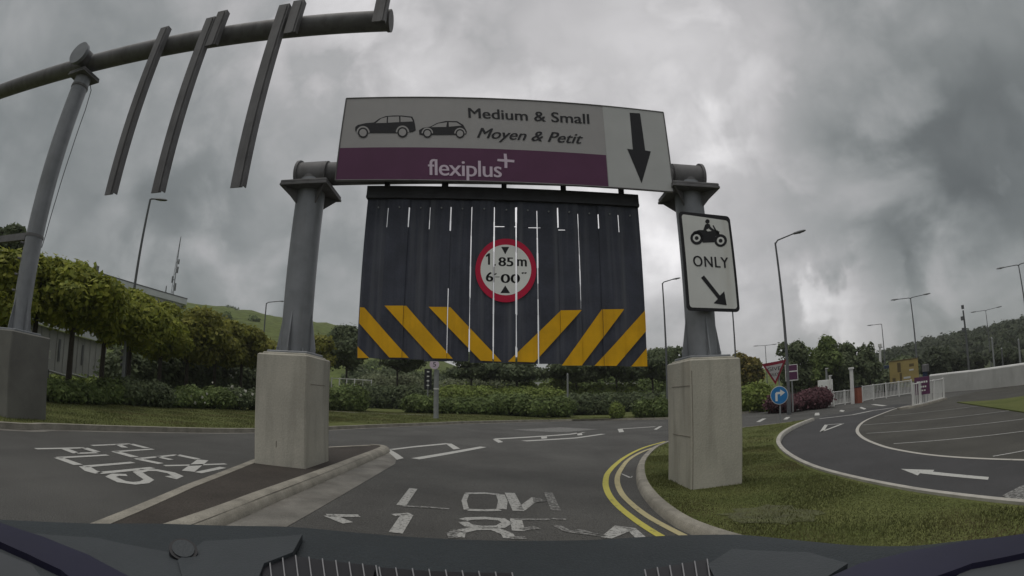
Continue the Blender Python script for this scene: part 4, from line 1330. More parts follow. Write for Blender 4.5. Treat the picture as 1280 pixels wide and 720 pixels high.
# wall
wp = [foot(1163, 500, 41), foot(1190, 500, 39), foot(1220, 500, 37), foot(1250, 500, 35.5), foot(1300, 500, 33.5), foot(1400, 500, 31)]
t = thing('pale_wall', wp[0], 'long pale concrete wall curving along the far side of the car park', 'wall')
for i, (a, b) in enumerate(zip(wp[:-1], wp[1:])):
    d_ = (b - a); nrm = Vector((-d_.y, d_.x, 0)).normalized()
    hs = [far(px, py, r).z for px, py, r in ((1163, 471, 41), (1190, 468, 39), (1220, 465, 37), (1250, 461, 35.5), (1300, 454, 33.5), (1400, 440, 31))]
    q = [a - Vector((0, 0, .2)), b - Vector((0, 0, .2)), Vector((b.x, b.y, hs[i + 1])), Vector((a.x, a.y, hs[i]))]
    k_ = .006 * (i % 2)
    MB().prism([v_ + nrm * k_ for v_ in q], nrm * .25).build('wall_panel', wallc, t)
    MB().tube([Vector((a.x, a.y, hs[i] + .05)) + nrm * .12, Vector((b.x, b.y, hs[i + 1] + .05)) + nrm * .12], .11, 8).build('coping', whitefence, t)
# billboard
b = foot(1131, 480, 58); n, rt = facing(b); yaw = math.atan2(rt.y, rt.x)
t = thing('billboard', b, 'tan billboard with brown blotches behind the railing', 'billboard')
c = Vector((b.x, b.y, far(1130, 464, 58).z))
bp_ = MB().cbox(c, (3.35, .15, 2.3), .02, yaw).build('board', bb_y, t)
MB().cbox(c + Vector((0, 0, 1.19)), (3.45, .22, .09), .01, yaw).build('top_edge', bb_b, t)
for x, z, w_, h_ in ((-.55, .45, .4, 1.0), (.9, .55, .55, .3), (.85, .05, .5, .16), (-1.2, -.8, .35, .4), (-.4, -.6, .25, .9), (.3, -.7, .8, .2)):
    MB().cbox(c + n * .08 + rt * x + Vector((0, 0, z)), (w_, .012, h_), .003, yaw).build('printed_patch', bb_b if (x < 0 or z > .3) else whitec, bp_)
for s in (-1.2, 0, 1.2):
    q = c + rt * s - n * .15; MB().tube([(q.x, q.y, b.z - .2), (q.x, q.y, c.z + .8)], .08, 8).build('leg', pylonm, t)
b = foot(1098, 480, 64)
t = thing('blue_container', b, 'dark blue storage container half hidden by trees left of the billboard', 'container')
n, rt = facing(b); yaw = math.atan2(rt.y, rt.x)
MB().cbox(b + Vector((0, 0, 1.45)), (4.6, 2.4, 2.9), .04, yaw).build('shell', contb, t)
rb = MB()
for k in range(16): rb.box(b + n * 1.215 + rt * (-2.1 + .28 * k) + Vector((0, 0, 1.45)), (.1, .05, 2.6), Matrix.Rotation(yaw, 3, 'Z'))
o = rb.build('ribs', contb, t); o['kind'] = 'stuff'
b = foot(1100, 480, 60)
p = far(1100, 434, 60)
t = thing('white_post', b, 'stout white post in front of the dark blue container', 'post')
MB().tube([b, p], [.2, .13], 10).build('shaft', whitefence, t, smooth=True)
MB().cbox(p + Vector((0, 0, .2)), (.4, .3, .4), .04).build('head', whitefence, t)
# person-high dark ticket post at the banner
b = foot(1157, 500, 30); p = far(1157, 461, 30)
t = thing('ticket_post', b, 'slim dark post with a box head behind the purple banner', 'post')
MB().box((b + p) / 2, (.22, .18, p.z - b.z)).build('shaft', contb, t)
MB().cbox(p + Vector((0, 0, .05)), (.36, .3, .4), .04).build('head', steel_d, t)

# white fence and mast behind the left plinth
rg = [foot(414, 490, 46), foot(424, 490, 46), foot(433, 490, 46), foot(443, 490, 46), foot(464, 490, 47)]
rg = [q + Vector((0, 0, .6)) for q in rg]
railing('white_railing', rg, 2.1, 'white post and rail fence behind the shrub right of the left plinth', gap=.9)
rg = [foot(469, 490, 60), foot(490, 490, 60)]
rg = [q + Vector((0, 0, 1.6)) for q in rg]
railing('white_railing', rg, 1.3, 'far small white rail fence above the pale green mound', gap=.4)

# van roof among hedges
b = foot(682, 490, 62, 0); n, rt = facing(b); yaw = math.atan2(rt.y, rt.x)
c = Vector((b.x, b.y, far(682, 475, 62).z))
t = thing('white_van', b, 'white van almost hidden behind hedges under the barrier, only its roof showing', 'van')
mb = MB(); RZ2 = Matrix.Rotation(yaw, 3, 'Z')
prof = [(-1.5, .5), (1.35, .5), (1.5, 1.1), (1.25, 1.3), (.85, c.z - .12), (.7, c.z), (-1.35, c.z), (-1.5, c.z - .15)]
mb.prism([b + rt * x + Vector((0, 0, z)) - n * .9 for x, z in prof], n * 1.8); mb.build('body', whitefence, t)
for x in (-.9, .95):
    q = b + rt * x + Vector((0, 0, .35)); MB().tube([q - n * .92, q + n * .92], .35, 14).build('wheels', blackp, t)
MB().prism([b + rt * x + Vector((0, 0, z)) + n * .905 for x, z in ((.3, 1.3), (1.15, 1.3), (.82, c.z - .2), (.3, c.z - .2))], n * .01).build('side_window', blackp, t)

# ------------------------------------------------------------------ sheds and buildings on the left
a, b2 = foot(-60, 470, 27), foot(131, 470, 43)
t = thing('long_shed', a, 'long grey shed with white roof edge seen under the left trees', 'building')
d_ = (b2 - a); nn = Vector((d_.y, -d_.x, 0)).normalized()
if nn.dot(a) > 0: nn = -nn
za, zb_ = far(30, 401, 31).z, far(128, 430, 43).z
et = min(za, zb_) + .1
wl = MB().prism([a - Vector((0, 0, .3)), b2 - Vector((0, 0, .3)), Vector((b2.x, b2.y, et)), Vector((a.x, a.y, et))], nn * -6).build('wall', greywall, t)
rfp = [Vector((a.x, a.y, et)) + nn * .5, Vector((b2.x, b2.y, et)) + nn * .5, Vector((b2.x, b2.y, et + .55)) + nn * .5, Vector((a.x, a.y, et + .55)) + nn * .5]
MB().prism(rfp, nn * -.18).build('fascia', roofw, t)
ro = [Vector((a.x, a.y, et + .56)) + nn * .5, Vector((b2.x, b2.y, et + .56)) + nn * .5, Vector((b2.x, b2.y, et + 1.4)) - nn * 3, Vector((a.x, a.y, et + 1.4)) - nn * 3]
MB().prism(ro, Vector((0, 0, -.1))).build('roof', roofw, t)
dd = d_.normalized()
for k in (2.1, 3.7, 5.2, 6.9):
    q = a.lerp(b2, k / 9) + nn * .03
    MB().prism([q + dd * x + Vector((0, 0, z)) for x, z in ((-.12, et - 1.9), (.12, et - 1.9), (.12, et - .5), (-.12, et - .5))], nn * .03).build('louvre', pylonm, t)
mat('dark_pane', (.05, .055, .06), .3, var=.1, spec=.5)
for k in range(18):
    q = a.lerp(b2, (k + .02) / 18) + nn * .015
    MB().box(q + Vector((0, 0, et / 2)), (.06, .06, et)).build('cladding_rib', greywall, t)
rp = [foot(60, 470, 25) + Vector((0, 0, .0)), foot(85, 470, 26), foot(110, 470, 28), foot(142, 470, 30)]
t = thing('guard_rail', rp[0], 'low pale guard rail in front of the long shed', 'railing')
for q0, q1 in zip(rp[:-1], rp[1:]):
    MB().tube([q0 + Vector((0, 0, 1.05)), q1 + Vector((0, 0, .9))], .05, 8).build('rail', polel, t)
    MB().tube([q0 + Vector((0, 0, .75)), q1 + Vector((0, 0, .6))], .03, 8).build('rail', pylonm, t)
for q in rp: MB().tube([q, q + Vector((0, 0, 1.1))], .045, 8).build('post', pylonm, t)
b = foot(59, 460, 22)
t = thing('parking_sign', b, 'small white sign on a short post beside the tall gantry plinth', 'sign')
n, rt = facing(b); yaw = math.atan2(rt.y, rt.x)
MB().tube([b, Vector((b.x, b.y, far(59, 443, 22).z))], .03, 8).build('post', polel, t)
MB().cbox(Vector((b.x, b.y, far(59, 443, 22).z)) + n * .04, (.22, .02, .3), .01, yaw).build('plate', whitep, t)

# hills
def ridge(name, az0, az1, elev, r0, r1, m, seed, n=60, back=400, label=None):
    """a hill as a fan of terrain: elev(az) gives the skyline's slope above the eye"""
    rs = np.random.RandomState(seed); nr = 26
    V, F = [], []
    for i in range(n + 1):
        az = az0 + (az1 - az0) * i / n
        e = elev(az); hz = e * r1 + CAM_H
        for j in range(nr + 1):
            t_ = j / nr
            if t_ <= .7:
                q = t_ / .7; r_ = r0 + (r1 - r0) * q; z = hz * (q * q * (3 - 2 * q)) ** .9
            else:
                q = (t_ - .7) / .3; r_ = r1 + back * q; z = hz * (1 - q * q)
            z += rs.normal(0, .012) * hz * min(1, t_ * 3) * (1 if t_ < .68 else .4)
            V.append((r_ * math.sin(R(az)), r_ * math.cos(R(az)), z - .3))
    for i in range(n):
        for j in range(nr):
            q = i * (nr + 1) + j
            F.append((q, q + 1, q + nr + 2, q + nr + 1))
    o = MB().add(V, F).build(name, m, smooth=True); o['kind'] = 'structure'
    return o


def interp(tbl):
    xs, ys = zip(*tbl)
    return lambda a: float(np.interp(a, xs, ys))


def az_e(px, py):
    d = ray(px, py); return math.degrees(math.atan2(d[0], d[1])), d[2] / math.hypot(d[0], d[1])
lt = sorted(az_e(*p) for p in [(228, 381), (260, 386), (300, 391), (330, 396), (360, 401), (400, 406), (440, 414), (480, 428), (560, 455), (620, 480)])
lt = [(-100, .10), (-70, .12), (-50, .135)] + lt
ridge('hill', -100, lt[-1][0], interp(lt), 75, 230, hill_m, 3, n=90)
rt_ = sorted(az_e(*p) for p in [(1040, 470), (1090, 455), (1140, 440), (1165, 434), (1190, 430), (1215, 425), (1240, 420), (1262, 413), (1280, 410)])
rt_ = rt_ + [(75, .10), (100, .11)]
ridge('hill', rt_[0][0], 100, interp(rt_), 80, 240, hill_w, 5, n=70)
mt = sorted(az_e(*p) for p in [(560, 462), (640, 468), (760, 470), (850, 460), (920, 458), (980, 462), (1060, 468), (1110, 470)])
ridge('hill', mt[0][0] - 2, mt[-1][0] + 2, interp(mt), 95, 200, hill_m, 8, n=50)
# wood on the right-hand hill
rs = np.random.RandomState(11)
bl = []
el_ = interp(rt_)
for i in range(330):
    az = rs.uniform(rt_[0][0] + 3, 75); q = rs.uniform(.25, 1.0)
    r_ = 80 + 160 * q; hz = el_(az) * 240 + CAM_H; z = hz * (q * q * (3 - 2 * q)) ** .9
    s = rs.uniform(2.5, 4.6)
    bl.append(((r_ * math.sin(R(az)), r_ * math.cos(R(az)), z + s * .1), (s, s, s * .75)))
o = foliage('woods', bl, 26000, .8, LF['wood'], None, 12, .8); o['kind'] = 'stuff'
# scattered scrub on the left hill
bl = []
el_ = interp(lt)
for i in range(60):
    az = rs.uniform(-50, -12); q = rs.uniform(.15, .7)
    r_ = 75 + 155 * q; hz = el_(az) * 230 + CAM_H; z = hz * (q * q * (3 - 2 * q)) ** .9
    s = rs.uniform(1.2, 2.6); bl.append(((r_ * math.sin(R(az)), r_ * math.cos(R(az)), z), (s, s, s * .7)))
o = foliage('undergrowth', bl, 7000, .55, LF['mid'], None, 14, .8); o['kind'] = 'stuff'
for k, (px, py, s, lb) in enumerate(((287, 389, 4.2, 'large round bush alone on the left hill skyline'), (308, 391, 1.6, 'small dark bush on the left hill skyline beside the big round bush'),
                                     (238, 382, 1.5, 'pale small bush on the skyline right of the hilltop building'))):
    p = far(px, py, 222)
    o = foliage('skyline_bush', [((0, 0, s * .1), (s, s, s * .7)), ((s * .7, 0, -.2), (s * .7, s * .7, s * .5)), ((-s * .7, 0, -.1), (s * .75, s * .7, s * .55))], 1500, .4, LF['dark'], None, 40 + k)
    o.location = p - Vector((0, 0, s * .3)); tag(o, lb, 'bush', 'bushes on the left hill skyline')
for k, (px, py) in enumerate(((1178, 446), (1188, 444.5), (1199, 442), (1220, 437), (1230, 434.5))):  # small white rounded shapes, what they are is left open
    p = far(px, py, 150)
    t = thing('wrapped_bale', p - Vector((0, 0, .6)), ['dullest small white bale on the wooded hill, far left of the row', 'white bale on the wooded hill, second in the row from the left', 'white bale on the wooded hill just left of the dark camera mast',
              'white bale on the wooded hill just right of the dark camera mast', 'white bale on the wooded hill, last of the row on the right'][k], 'bale', 'white bales on the wooded hillside')
    MB().tube([p + Vector((-.45, 0, 0)), p + Vector((-.4, 0, 0)), p + Vector((.4, 0, 0)), p + Vector((.45, 0, 0))], [.4, .5, .5, .4], 14).build('wrapping', whitefence, t, smooth=True)

# hilltop building with flat roof, and its aerial
rho = 150
A, B_ = far(118, 342, rho), far(214, 374, rho)
et = (A.z + B_.z) / 2
t = thing('hilltop_building', (A.x, A.y, et - 12), 'long low building with pale flat roof on the left hilltop above the trees', 'building')
A2, B2 = far(118, 346, rho * .93), far(222, 377, rho * 1.07)
zz = 26.5
A2 = far(118, 350, 148); B2 = far(226, 380, 158)
A2.z = far(118, 350, 148).z; B2.z = far(226, 380, 158).z
d_ = (B2 - A2); dd = Vector((d_.x, d_.y, 0)).normalized(); nn = Vector((dd.y, -dd.x, 0))
if nn.dot(A2) > 0: nn = -nn
lo = Vector((0, 0, -14))
MB().prism([A2 + lo, B2 + lo, B2, A2], nn * -12).build('wall', wallc, t)
up1 = Vector((0, 0, 1.9))
MB().prism([A2 + nn * 1.2, B2 + nn * 1.2 + dd * 1.5, B2 + nn * 1.2 + dd * 1.5 + up1 * .8, A2 + nn * 1.2 + up1], nn * -14).build('roof', roofw, t)
MB().prism([A2 + nn * 1.25 + up1 * 1.02, B2 + nn * 1.25 + dd * 1.6 + up1 * .84, B2 + nn * 1.25 + dd * 1.6 + up1 * .84 + Vector((0, 0, .3)), A2 + nn * 1.25 + up1 * 1.02 + Vector((0, 0, .3))], nn * -.4).build('parapet_rail', pylonm, t)
for k in range(14):
    q = A2.lerp(B2, (k + .5) / 14) + nn * .03
    sl = (B2.z - A2.z) / d_.to_2d().length
    MB().prism([q + dd * x + Vector((0, 0, z + sl * x)) for x, z in ((-.7, -2.2), (.7, -2.2), (.7, -.7), (-.7, -.7))], nn * .06).build('window', MATS['dark_pane'], t)
c = A2 + up1 + Vector((0, 0, .9)); MB().box(c, (1.2, 1.2, 2.2)).build('roof_vent', pylonm, t)
m0, m1 = far(215, 372, 156), far(222, 295, 156)
m1 = Vector((m0.x, m0.y, m1.z)); m0.z -= 2
t = thing('aerial_mast', m0, 'tall thin radio aerial with side dishes beside the hilltop building', 'mast')
for k in range(3):
    o3 = Vector((math.cos(2.1 * k), math.sin(2.1 * k), 0))
    MB().tube([m0 + o3 * .5, m0.lerp(m1, .55) + o3 * .32, m1 + o3 * .06], [.09, .08, .05], 6).build('leg', pylonm, t, smooth=True)
for k in range(22):
    z0, z1 = m0.lerp(m1, k / 23), m0.lerp(m1, (k + 1) / 23); w0 = .5 - .4 * k / 23
    MB().tube([z0 + Vector((w0, 0, 0)) * (1 if k % 2 else -.5), z1 + Vector((w0, 0, 0)) * (-.5 if k % 2 else 1)], .045, 5).build('lattice_brace', pylonm, t)
for q, s in ((.25, 1.5), (.36, 1.3), (.5, 1.3), (.62, 1.0)):
    c = m0.lerp(m1, q); MB().box(c + Vector((.8 * (1 if q != .36 else -1), 0, 0)), (.35, .35, 1.5 * s)).build('antenna', pylonm, t)
    MB().box(c + Vector((.45 * (1 if q != .36 else -1), 0, 0)), (1.0, .15, .15)).build('bracket', pylonm, t)
m0, m1 = far(206, 374, 156), far(206.5, 357, 156)
m1 = Vector((m0.x, m0.y, m1.z)); m0.z -= 2
t = thing('aerial_mast', m0, 'short stub aerial left of the tall radio aerial on the hilltop', 'mast')
MB().tube([m0, m1], [.3, .15], 8).build('pole', pylonm, t); MB().box(m0.lerp(m1, .6), (2.4, .2, .2)).build('crossbar', pylonm, t)

# ------------------------------------------------------------------ trees
def tree_px(px, top, bot, halfw, rho, leaf, n, size, label, seed, ztrunk=None, **kw):
    """tree whose crown spans the sight lines top..bot and +-halfw at distance rho"""
    zt, zb = far(px, top, rho).z, far(px, bot, rho).z
    c = foot(px, (top + bot) / 2, rho, .1)
    a, b = far(px - halfw, (top + bot) / 2, rho), far(px + halfw, (top + bot) / 2, rho)
    rx = (a - b).length / 2
    return tree(c, zt - c.z, rx, (zt - zb) / 2, leaf, n, size, label, seed, **kw)


GT = 'row of clipped round trees along the left verge'
tree_px(2, 314, 432, 52, 18, LF['yg'], 9000, .12, 'round yellow-green tree behind the tall gantry pole at the left edge', 21, group=GT, k=22, lump=.36)
tree_px(96, 318, 420, 66, 20, LF['yg'], 13000, .12, 'largest yellow-green round tree, next right of the tall gantry pole', 22, group=GT, k=24, lump=.36)
tree_px(166, 360, 438, 57, 25, LF['yg'], 10000, .13, 'yellow-green round tree in front of the slender left lamp post', 23, group=GT, k=20, lump=.38)
tree_px(236, 392, 452, 52, 31, LF['ygb'], 9000, .15, 'bronze-tinted round tree, middle of the left row below the aerial', 24, group=GT, k=18, lump=.4)
tree_px(303, 409, 460, 50, 37, LF['ygb'], 8500, .17, 'bronze-tinted round tree touching the left side of the left plinth', 25, group=GT, k=18, lump=.4)
tree_px(50, 316, 408, 40, 19.5, LF['yg'], 8000, .12, 'yellow-green crown filling the gap right beside the tall gantry pole', 31, group=GT, k=20, lump=.38)
tree_px(134, 345, 430, 40, 23, LF['yg'], 8000, .125, 'yellow-green crown between the largest round tree and the slender lamp post', 32, group=GT, k=20, lump=.38)
tree_px(203, 380, 448, 40, 28.5, LF['yg'], 8000, .14, 'yellow-green crown just right of the slender lamp post', 33, group=GT, k=18, lump=.4)
tree_px(270, 403, 456, 40, 34.5, LF['ygb'], 8000, .16, 'bronze-green crown between the aerial and the left plinth', 34, group=GT, k=18, lump=.4)
tree_px(388, 421, 462, 30, 46, LF['ygb'], 5000, .2, 'small bronze tree seen just right of the left column foot', 26, group=GT)
tree_px(434, 413, 464, 28, 50, LF['dark'], 6000, .2, 'dark green tree between the left column and the barrier edge', 27)
tree_px(10, 284, 345, 30, 30, LF['dark'], 2600, .2, 'loose dark tree rising behind the left edge of the row', 28, core=.5, name='loose_tree')
GC = 'small dark trees in a row behind the barrier'
for k, (px, top, bot, hw) in enumerate(((497, 432, 466, 36), (589, 444, 476, 40), (646, 447, 478, 40), (720, 445, 478, 40), (770, 442, 476, 38), (815, 440, 476, 34))):
    tree_px(px, top, bot, hw, 52, LF['dark'], 3600, .2, ['small dark tree behind the left third of the barrier, above the round white sign', 'small dark round tree with bare trunk under the barrier middle, left of two trunks', 'small dark round tree with bare trunk just right of the barrier centre',
            'small dark tree behind the thin grey post under the barrier', 'small dark tree under the right yellow stripes of the barrier', 'small dark tree between the barrier corner and the right plinth'][k], 50 + k, group=GC, lump=.45)
tree_px(846, 434, 466, 16, 56, LF['dark'], 900, .22, 'thin leafy sapling showing at the right corner of the barrier', 58, core=0, name='sapling')
tree_px(868, 446, 480, 26, 60, LF['mid'], 3000, .25, 'mid green tree mostly hidden behind the right plinth', 59)
tree_px(930, 444, 486, 22, 56, LF['orange'], 3800, .22, 'russet and green tree just right of the right plinth', 60)
GR_ = 'loose trees beyond the junction on the right'
tree_px(992, 424, 500, 30, 50, LF['dark'], 6000, .19, 'airy dark tree behind the give way sign and tallest lamp post', 61, core=.35, group=GR_, name='loose_tree', k=26, lump=.27)
tree_px(1028, 417, 500, 38, 52, LF['mid'], 8000, .2, 'broad tallest tree in the middle of the right-hand clump', 62, core=.5, group=GR_, name='loose_tree', k=30, lump=.28)
tree_px(1062, 430, 500, 32, 53, LF['dark'], 7000, .2, 'dense dark tree right of the broad tallest tree', 63, core=.55, group=GR_, name='loose_tree', k=26, lump=.28)
tree_px(1086, 424, 488, 19, 55, LF['dark'], 2600, .19, 'ragged thin-topped tree left of the stout white post', 64, core=.2, group=GR_, name='loose_tree', k=22, lump=.25)
tree_px(1130, 440, 478, 24, 70, LF['dark'], 2600, .26, 'spiky-topped tree behind the tan billboard', 65, core=.5, group=GR_, name='loose_tree')
tree_px(1168, 436, 478, 26, 76, LF['wood'], 3600, .3, 'dark bushy tree right of the twin-armed lamp post', 66, core=.7, group=GR_, name='loose_tree')
tree_px(1207, 441, 480, 28, 80, LF['wood'], 3600, .3, 'dark bushy tree behind the foot of the camera mast', 67, core=.7, group=GR_, name='loose_tree')
tree_px(1258, 436, 478, 30, 78, LF['wood'], 3600, .3, 'dark bushy tree above the right end of the pale wall', 68, core=.7, group=GR_, name='loose_tree')

# ------------------------------------------------------------------ hedges and shrubs on the lawn
def hedge_px(pxa, pxb, top, rho_a, rho_b, leaf, n, size, label, seed, depth=None, dz=.1, base=None, **kw):
    a, b = foot(pxa, 500, rho_a, dz), foot(pxb, 500, rho_b, dz)
    zt = far((pxa + pxb) / 2, top, (rho_a + rho_b) / 2).z
    h = (zt - (a.z + b.z) / 2) * .88
    w = depth or max(h * 1.0, 1.0)
    # pull ends in by half a width so that the run spans the two sight lines
    d_ = (b - a); 
    if d_.length > w: a, b = a + d_.normalized() * w * .45, b - d_.normalized() * w * .45
    return hedge(a, b, w, h, leaf, n, size, label, seed, **kw)


hedge_px(506, 618, 493, 37, 37, LF['mid'], 7000, .13, 'front dark green shrubbery run, left half, behind the thick pale post', 101, depth=2.2)
hedge_px(606, 716, 492, 38, 38, LF['mid'], 7000, .13, 'front dark green shrubbery run, right half, under the barrier centre', 102, depth=2.2)
hedge_px(411, 457, 480, 36, 36, LF['mid'], 5500, .12, 'rounded dark shrub just right of the left plinth', 103, depth=2.4, name='shrub', wob=.05)
hedge_px(447, 532, 479, 46, 47, LF['dark'], 6000, .14, 'long clipped dark hedge behind the left gap in the shrubbery', 104, depth=2.2, wob=.05)
hedge_px(446, 528, 459, 58, 58, LF['grey'], 6000, .18, 'pale grey-green mound of shrubs above the clipped dark hedge', 105, depth=4.5)
hedge_px(545, 645, 465, 60, 60, LF['grey'], 6000, .18, 'grey-green shrub bank left of the second tree trunk', 106, depth=4)
hedge_px(545, 700, 479, 50, 50, LF['bright'], 8000, .16, 'bright green low hedge behind the front shrubbery', 107, depth=3.2, wob=.04)
hedge_px(650, 730, 470, 55, 55, LF['bright'], 4500, .17, 'yellowish green shrub beside the hidden white van', 108, depth=2.5)
hedge_px(700, 770, 489, 42, 42, LF['dark'], 5000, .14, 'clipped dark hedge right of the thin grey post', 109, depth=2.2, wob=.05)
hedge_px(690, 840, 466, 60, 60, LF['mid'], 6500, .19, 'long mid green shrub bank in front of the right-hand dark trees', 110, depth=4)
hedge_px(765, 842, 488, 48, 48, LF['dark'], 5000, .15, 'dark clipped hedge left of the right plinth', 111, depth=2.2, wob=.05)
hedge_px(700, 800, 478, 52, 52, LF['bright'], 6000, .16, 'light green low hedge top behind the clipped dark hedges', 112, depth=1.8, wob=.05)
hedge_px(764, 780, 503, 34, 34, LF['bright'], 1200, .09, 'tiny lone shrub on the lawn right of the barrier centre', 113, depth=.75, name='shrub')
hedge_px(792, 836, 495, 34, 34, LF['mid'], 4200, .11, 'low spreading shrub at the left side of the right plinth', 114, depth=1.4, name='shrub')
hedge_px(924, 962, 477, 36, 37, LF['bright'], 6000, .13, 'tall bright green hedge right of the right plinth', 115, depth=1.8, wob=.04)
hedge_px(962, 1003, 489, 33, 33, LF['purp'], 4500, .11, 'purple-leaved shrub, left half of the mass behind the blue sign', 116, depth=1.8, name='shrub')
hedge_px(996, 1040, 485, 34, 35, LF['purp'], 4500, .11, 'purple-leaved shrub, right half of the mass below the white board', 117, depth=1.8, name='shrub')
hedge_px(985, 1050, 462, 56, 57, LF['dark'], 5000, .2, 'dark undergrowth hedge below the right-hand clump of trees, left part', 127, depth=4)
hedge_px(1040, 1118, 464, 58, 62, LF['dark'], 5000, .2, 'dark undergrowth hedge between the white post and the clump of trees', 128, depth=4)
hedge_px(430, 640, 455, 74, 74, LF['dark'], 7000, .26, 'far dark tree belt behind the left half of the barrier foot', 129, depth=5)
hedge_px(630, 860, 457, 74, 74, LF['dark'], 7000, .26, 'far dark tree belt behind the right half of the barrier foot', 130, depth=5)
# left verge
hedge_px(48, 122, 476, 18.5, 21, LF['mid'], 5500, .09, 'low loose hedge under the largest left tree in front of the guard rail', 118, depth=1.5)
hedge_px(116, 160, 474, 22, 22.5, LF['mid'], 4200, .09, 'loose hedge with tall stems left of the dark rounded shrub', 119, depth=1.6)
hedge_px(158, 190, 472, 22.5, 23, LF['dark'], 4200, .09, 'dark rounded shrub on the left verge below the slim pale post', 120, depth=1.7, name='shrub')
hedge_px(186, 228, 484, 24, 24.5, LF['mid'], 3600, .1, 'low green shrub right of the dark rounded shrub', 121, depth=1.4, name='shrub')
hedge_px(222, 286, 480, 25, 27, LF['mid'], 5500, .1, 'loose flowering shrub run on the left verge below the bronze trees', 122, depth=1.7)
hedge_px(280, 336, 484, 27, 29, LF['dark'], 5000, .1, 'dark shrub run ending behind the left plinth', 123, depth=1.6)
hedge_px(128, 260, 434, 32, 38, LF['dark'], 6500, .17, 'tall dark hedge behind the left row of round trees', 124, depth=3)
hedge_px(240, 350, 440, 39, 44, LF['dark'], 6500, .17, 'tall dark hedge behind the bronze trees next to the left plinth', 125, depth=3)
hedge_px(60, 150, 468, 27, 29, LF['bright'], 4500, .11, 'bright low hedge at the foot of the guard rail', 126, depth=1.2)
hedge_px(545, 650, 484, 45, 45, LF['bright'], 5000, .13, 'low fresh green ground planting right behind the front shrubbery, left part', 131, depth=1.6, wob=.03)
hedge_px(640, 712, 484, 45.5, 46, LF['bright'], 4000, .13, 'low fresh green ground planting right behind the front shrubbery, right part', 132, depth=1.6, wob=.03)
# pale blossoms
rs = np.random.RandomState(77)
def blossoms(label_name, px0, px1, py0, py1, rho, n, seed):
    r2 = np.random.RandomState(seed); V = []; F = []
    for k in range(n):
        p = far(r2.uniform(px0, px1), r2.uniform(py0, py1), rho + r2.uniform(-.3, .3)); s = .05 + .05 * r2.rand()
        a = r2.rand() * 3; o_ = len(V)
        V += [p + Vector((math.cos(a) * s, -.02, math.sin(a) * s)), p + Vector((-math.sin(a) * s, .02, math.cos(a) * s)), p + Vector((-math.cos(a) * s, -.02, -math.sin(a) * s)), p + Vector((math.sin(a) * s, .02, -math.cos(a) * s))]
        F.append((o_, o_ + 1, o_ + 2, o_ + 3))
    o = MB().add(V, F).build(label_name, LF['flower']); o['kind'] = 'stuff'
blossoms('white_blossom_spray', 755, 798, 477, 480.5, 57.5, 34, 3)
blossoms('white_blossom_spray', 185, 320, 478, 505, 24.2, 14, 4)
blossoms('white_blossom_spray', 235, 320, 445, 475, 38, 26, 5)

# a worn, muddy patch in the turf of the grass island
rs = np.random.RandomState(5)
mud = [gpt(965 + 62 * math.cos(2 * math.pi * k / 26) * (1 + rs.uniform(-.22, .22)), 644 + 11 * math.sin(2 * math.pi * k / 26) * (1 + rs.uniform(-.3, .3)), .1) for k in range(26)]
sheet('dirt', mud, .096, mat('bare_mud', (.075, .076, .042), .95, var=.3, scale=5, fine=.4, fscale=50, bump=.6, bscale=40, col2=(.10, .11, .045)), kind='stuff')
# ------------------------------------------------------------------ grass blades where the turf is near
def in_poly(P, poly):
    x, y = P[:, 0], P[:, 1]; ins = np.zeros(len(P), bool); j = len(poly) - 1
    for i in range(len(poly)):
        xi, yi = poly[i][:2]; xj, yj = poly[j][:2]
        c = ((yi > y) != (yj > y)) & (x < (xj - xi) * (y - yi) / (yj - yi + 1e-12) + xi)
        ins ^= c; j = i
    return ins


def blades(name, poly, box, n, h, dz, seed, ex=None, thin=None):
    rs = np.random.RandomState(seed)
    x0, x1, y0, y1 = box
    P = np.stack([rs.uniform(x0, x1, n), rs.uniform(y0, y1, n)], 1)
    P = P[in_poly(P, poly)]
    for dx, dy in ((.17, 0), (-.17, 0), (0, .17), (0, -.17), (.12, .12), (-.12, .12), (.12, -.12), (-.12, -.12)):
        P = P[in_poly(P + np.array([dx, dy]), poly)]
    if ex: P = P[~in_poly(P, ex)]
    if thin: P = P[~in_poly(P, thin) | (rs.rand(len(P)) < .55)]
    k = len(P)
    z = -.30 * np.clip((P[:, 0] + 2.5) / 5, 0, 1) + dz
    cl = .6 + .8 * (np.sin(P[:, 0] * 2.1 + np.sin(P[:, 1] * 1.7) * 2) * .5 + .5)
    hh = h * (.5 + rs.rand(k)) * cl
    a = rs.uniform(0, 2 * math.pi, k); w = (.004 + h * .10) * (.7 + .6 * rs.rand(k))
    t = np.stack([np.cos(a) * w, np.sin(a) * w, np.zeros(k)], 1)
    b = np.stack([P[:, 0], P[:, 1], z], 1)
    tip = b + np.stack([rs.normal(0, .45, k) * hh, rs.normal(0, .45, k) * hh, hh], 1)
    V = np.stack([b - t, b + t, tip], 1).reshape(-1, 3)
    o = mesh_np(name, V, np.arange(3 * k).reshape(k, 3), blade); o['kind'] = 'stuff'
    return o


pl_r = [(gp(HALF + a * .46, b_ * .57, 0).x, gp(HALF + a * .46, b_ * .57, 0).y) for a, b_ in ((-1, -1), (1, -1), (1, 1), (-1, 1))]
poly_in = [(p[0], p[1]) for p in poly]
blades('grass', poly_in, (1, 9, 1.5, 12), 190000, .026, .085, 5, pl_r, mud)
blades('grass', poly_in, (1, 14, 8, 22), 80000, .03, .085, 6)
blades('grass', lawn_poly, (-22, -7, 3, 24), 130000, .04, .11, 7)
blades('grass', lawn_poly, (-14, 14, 20, 36), 90000, .05, .11, 8)

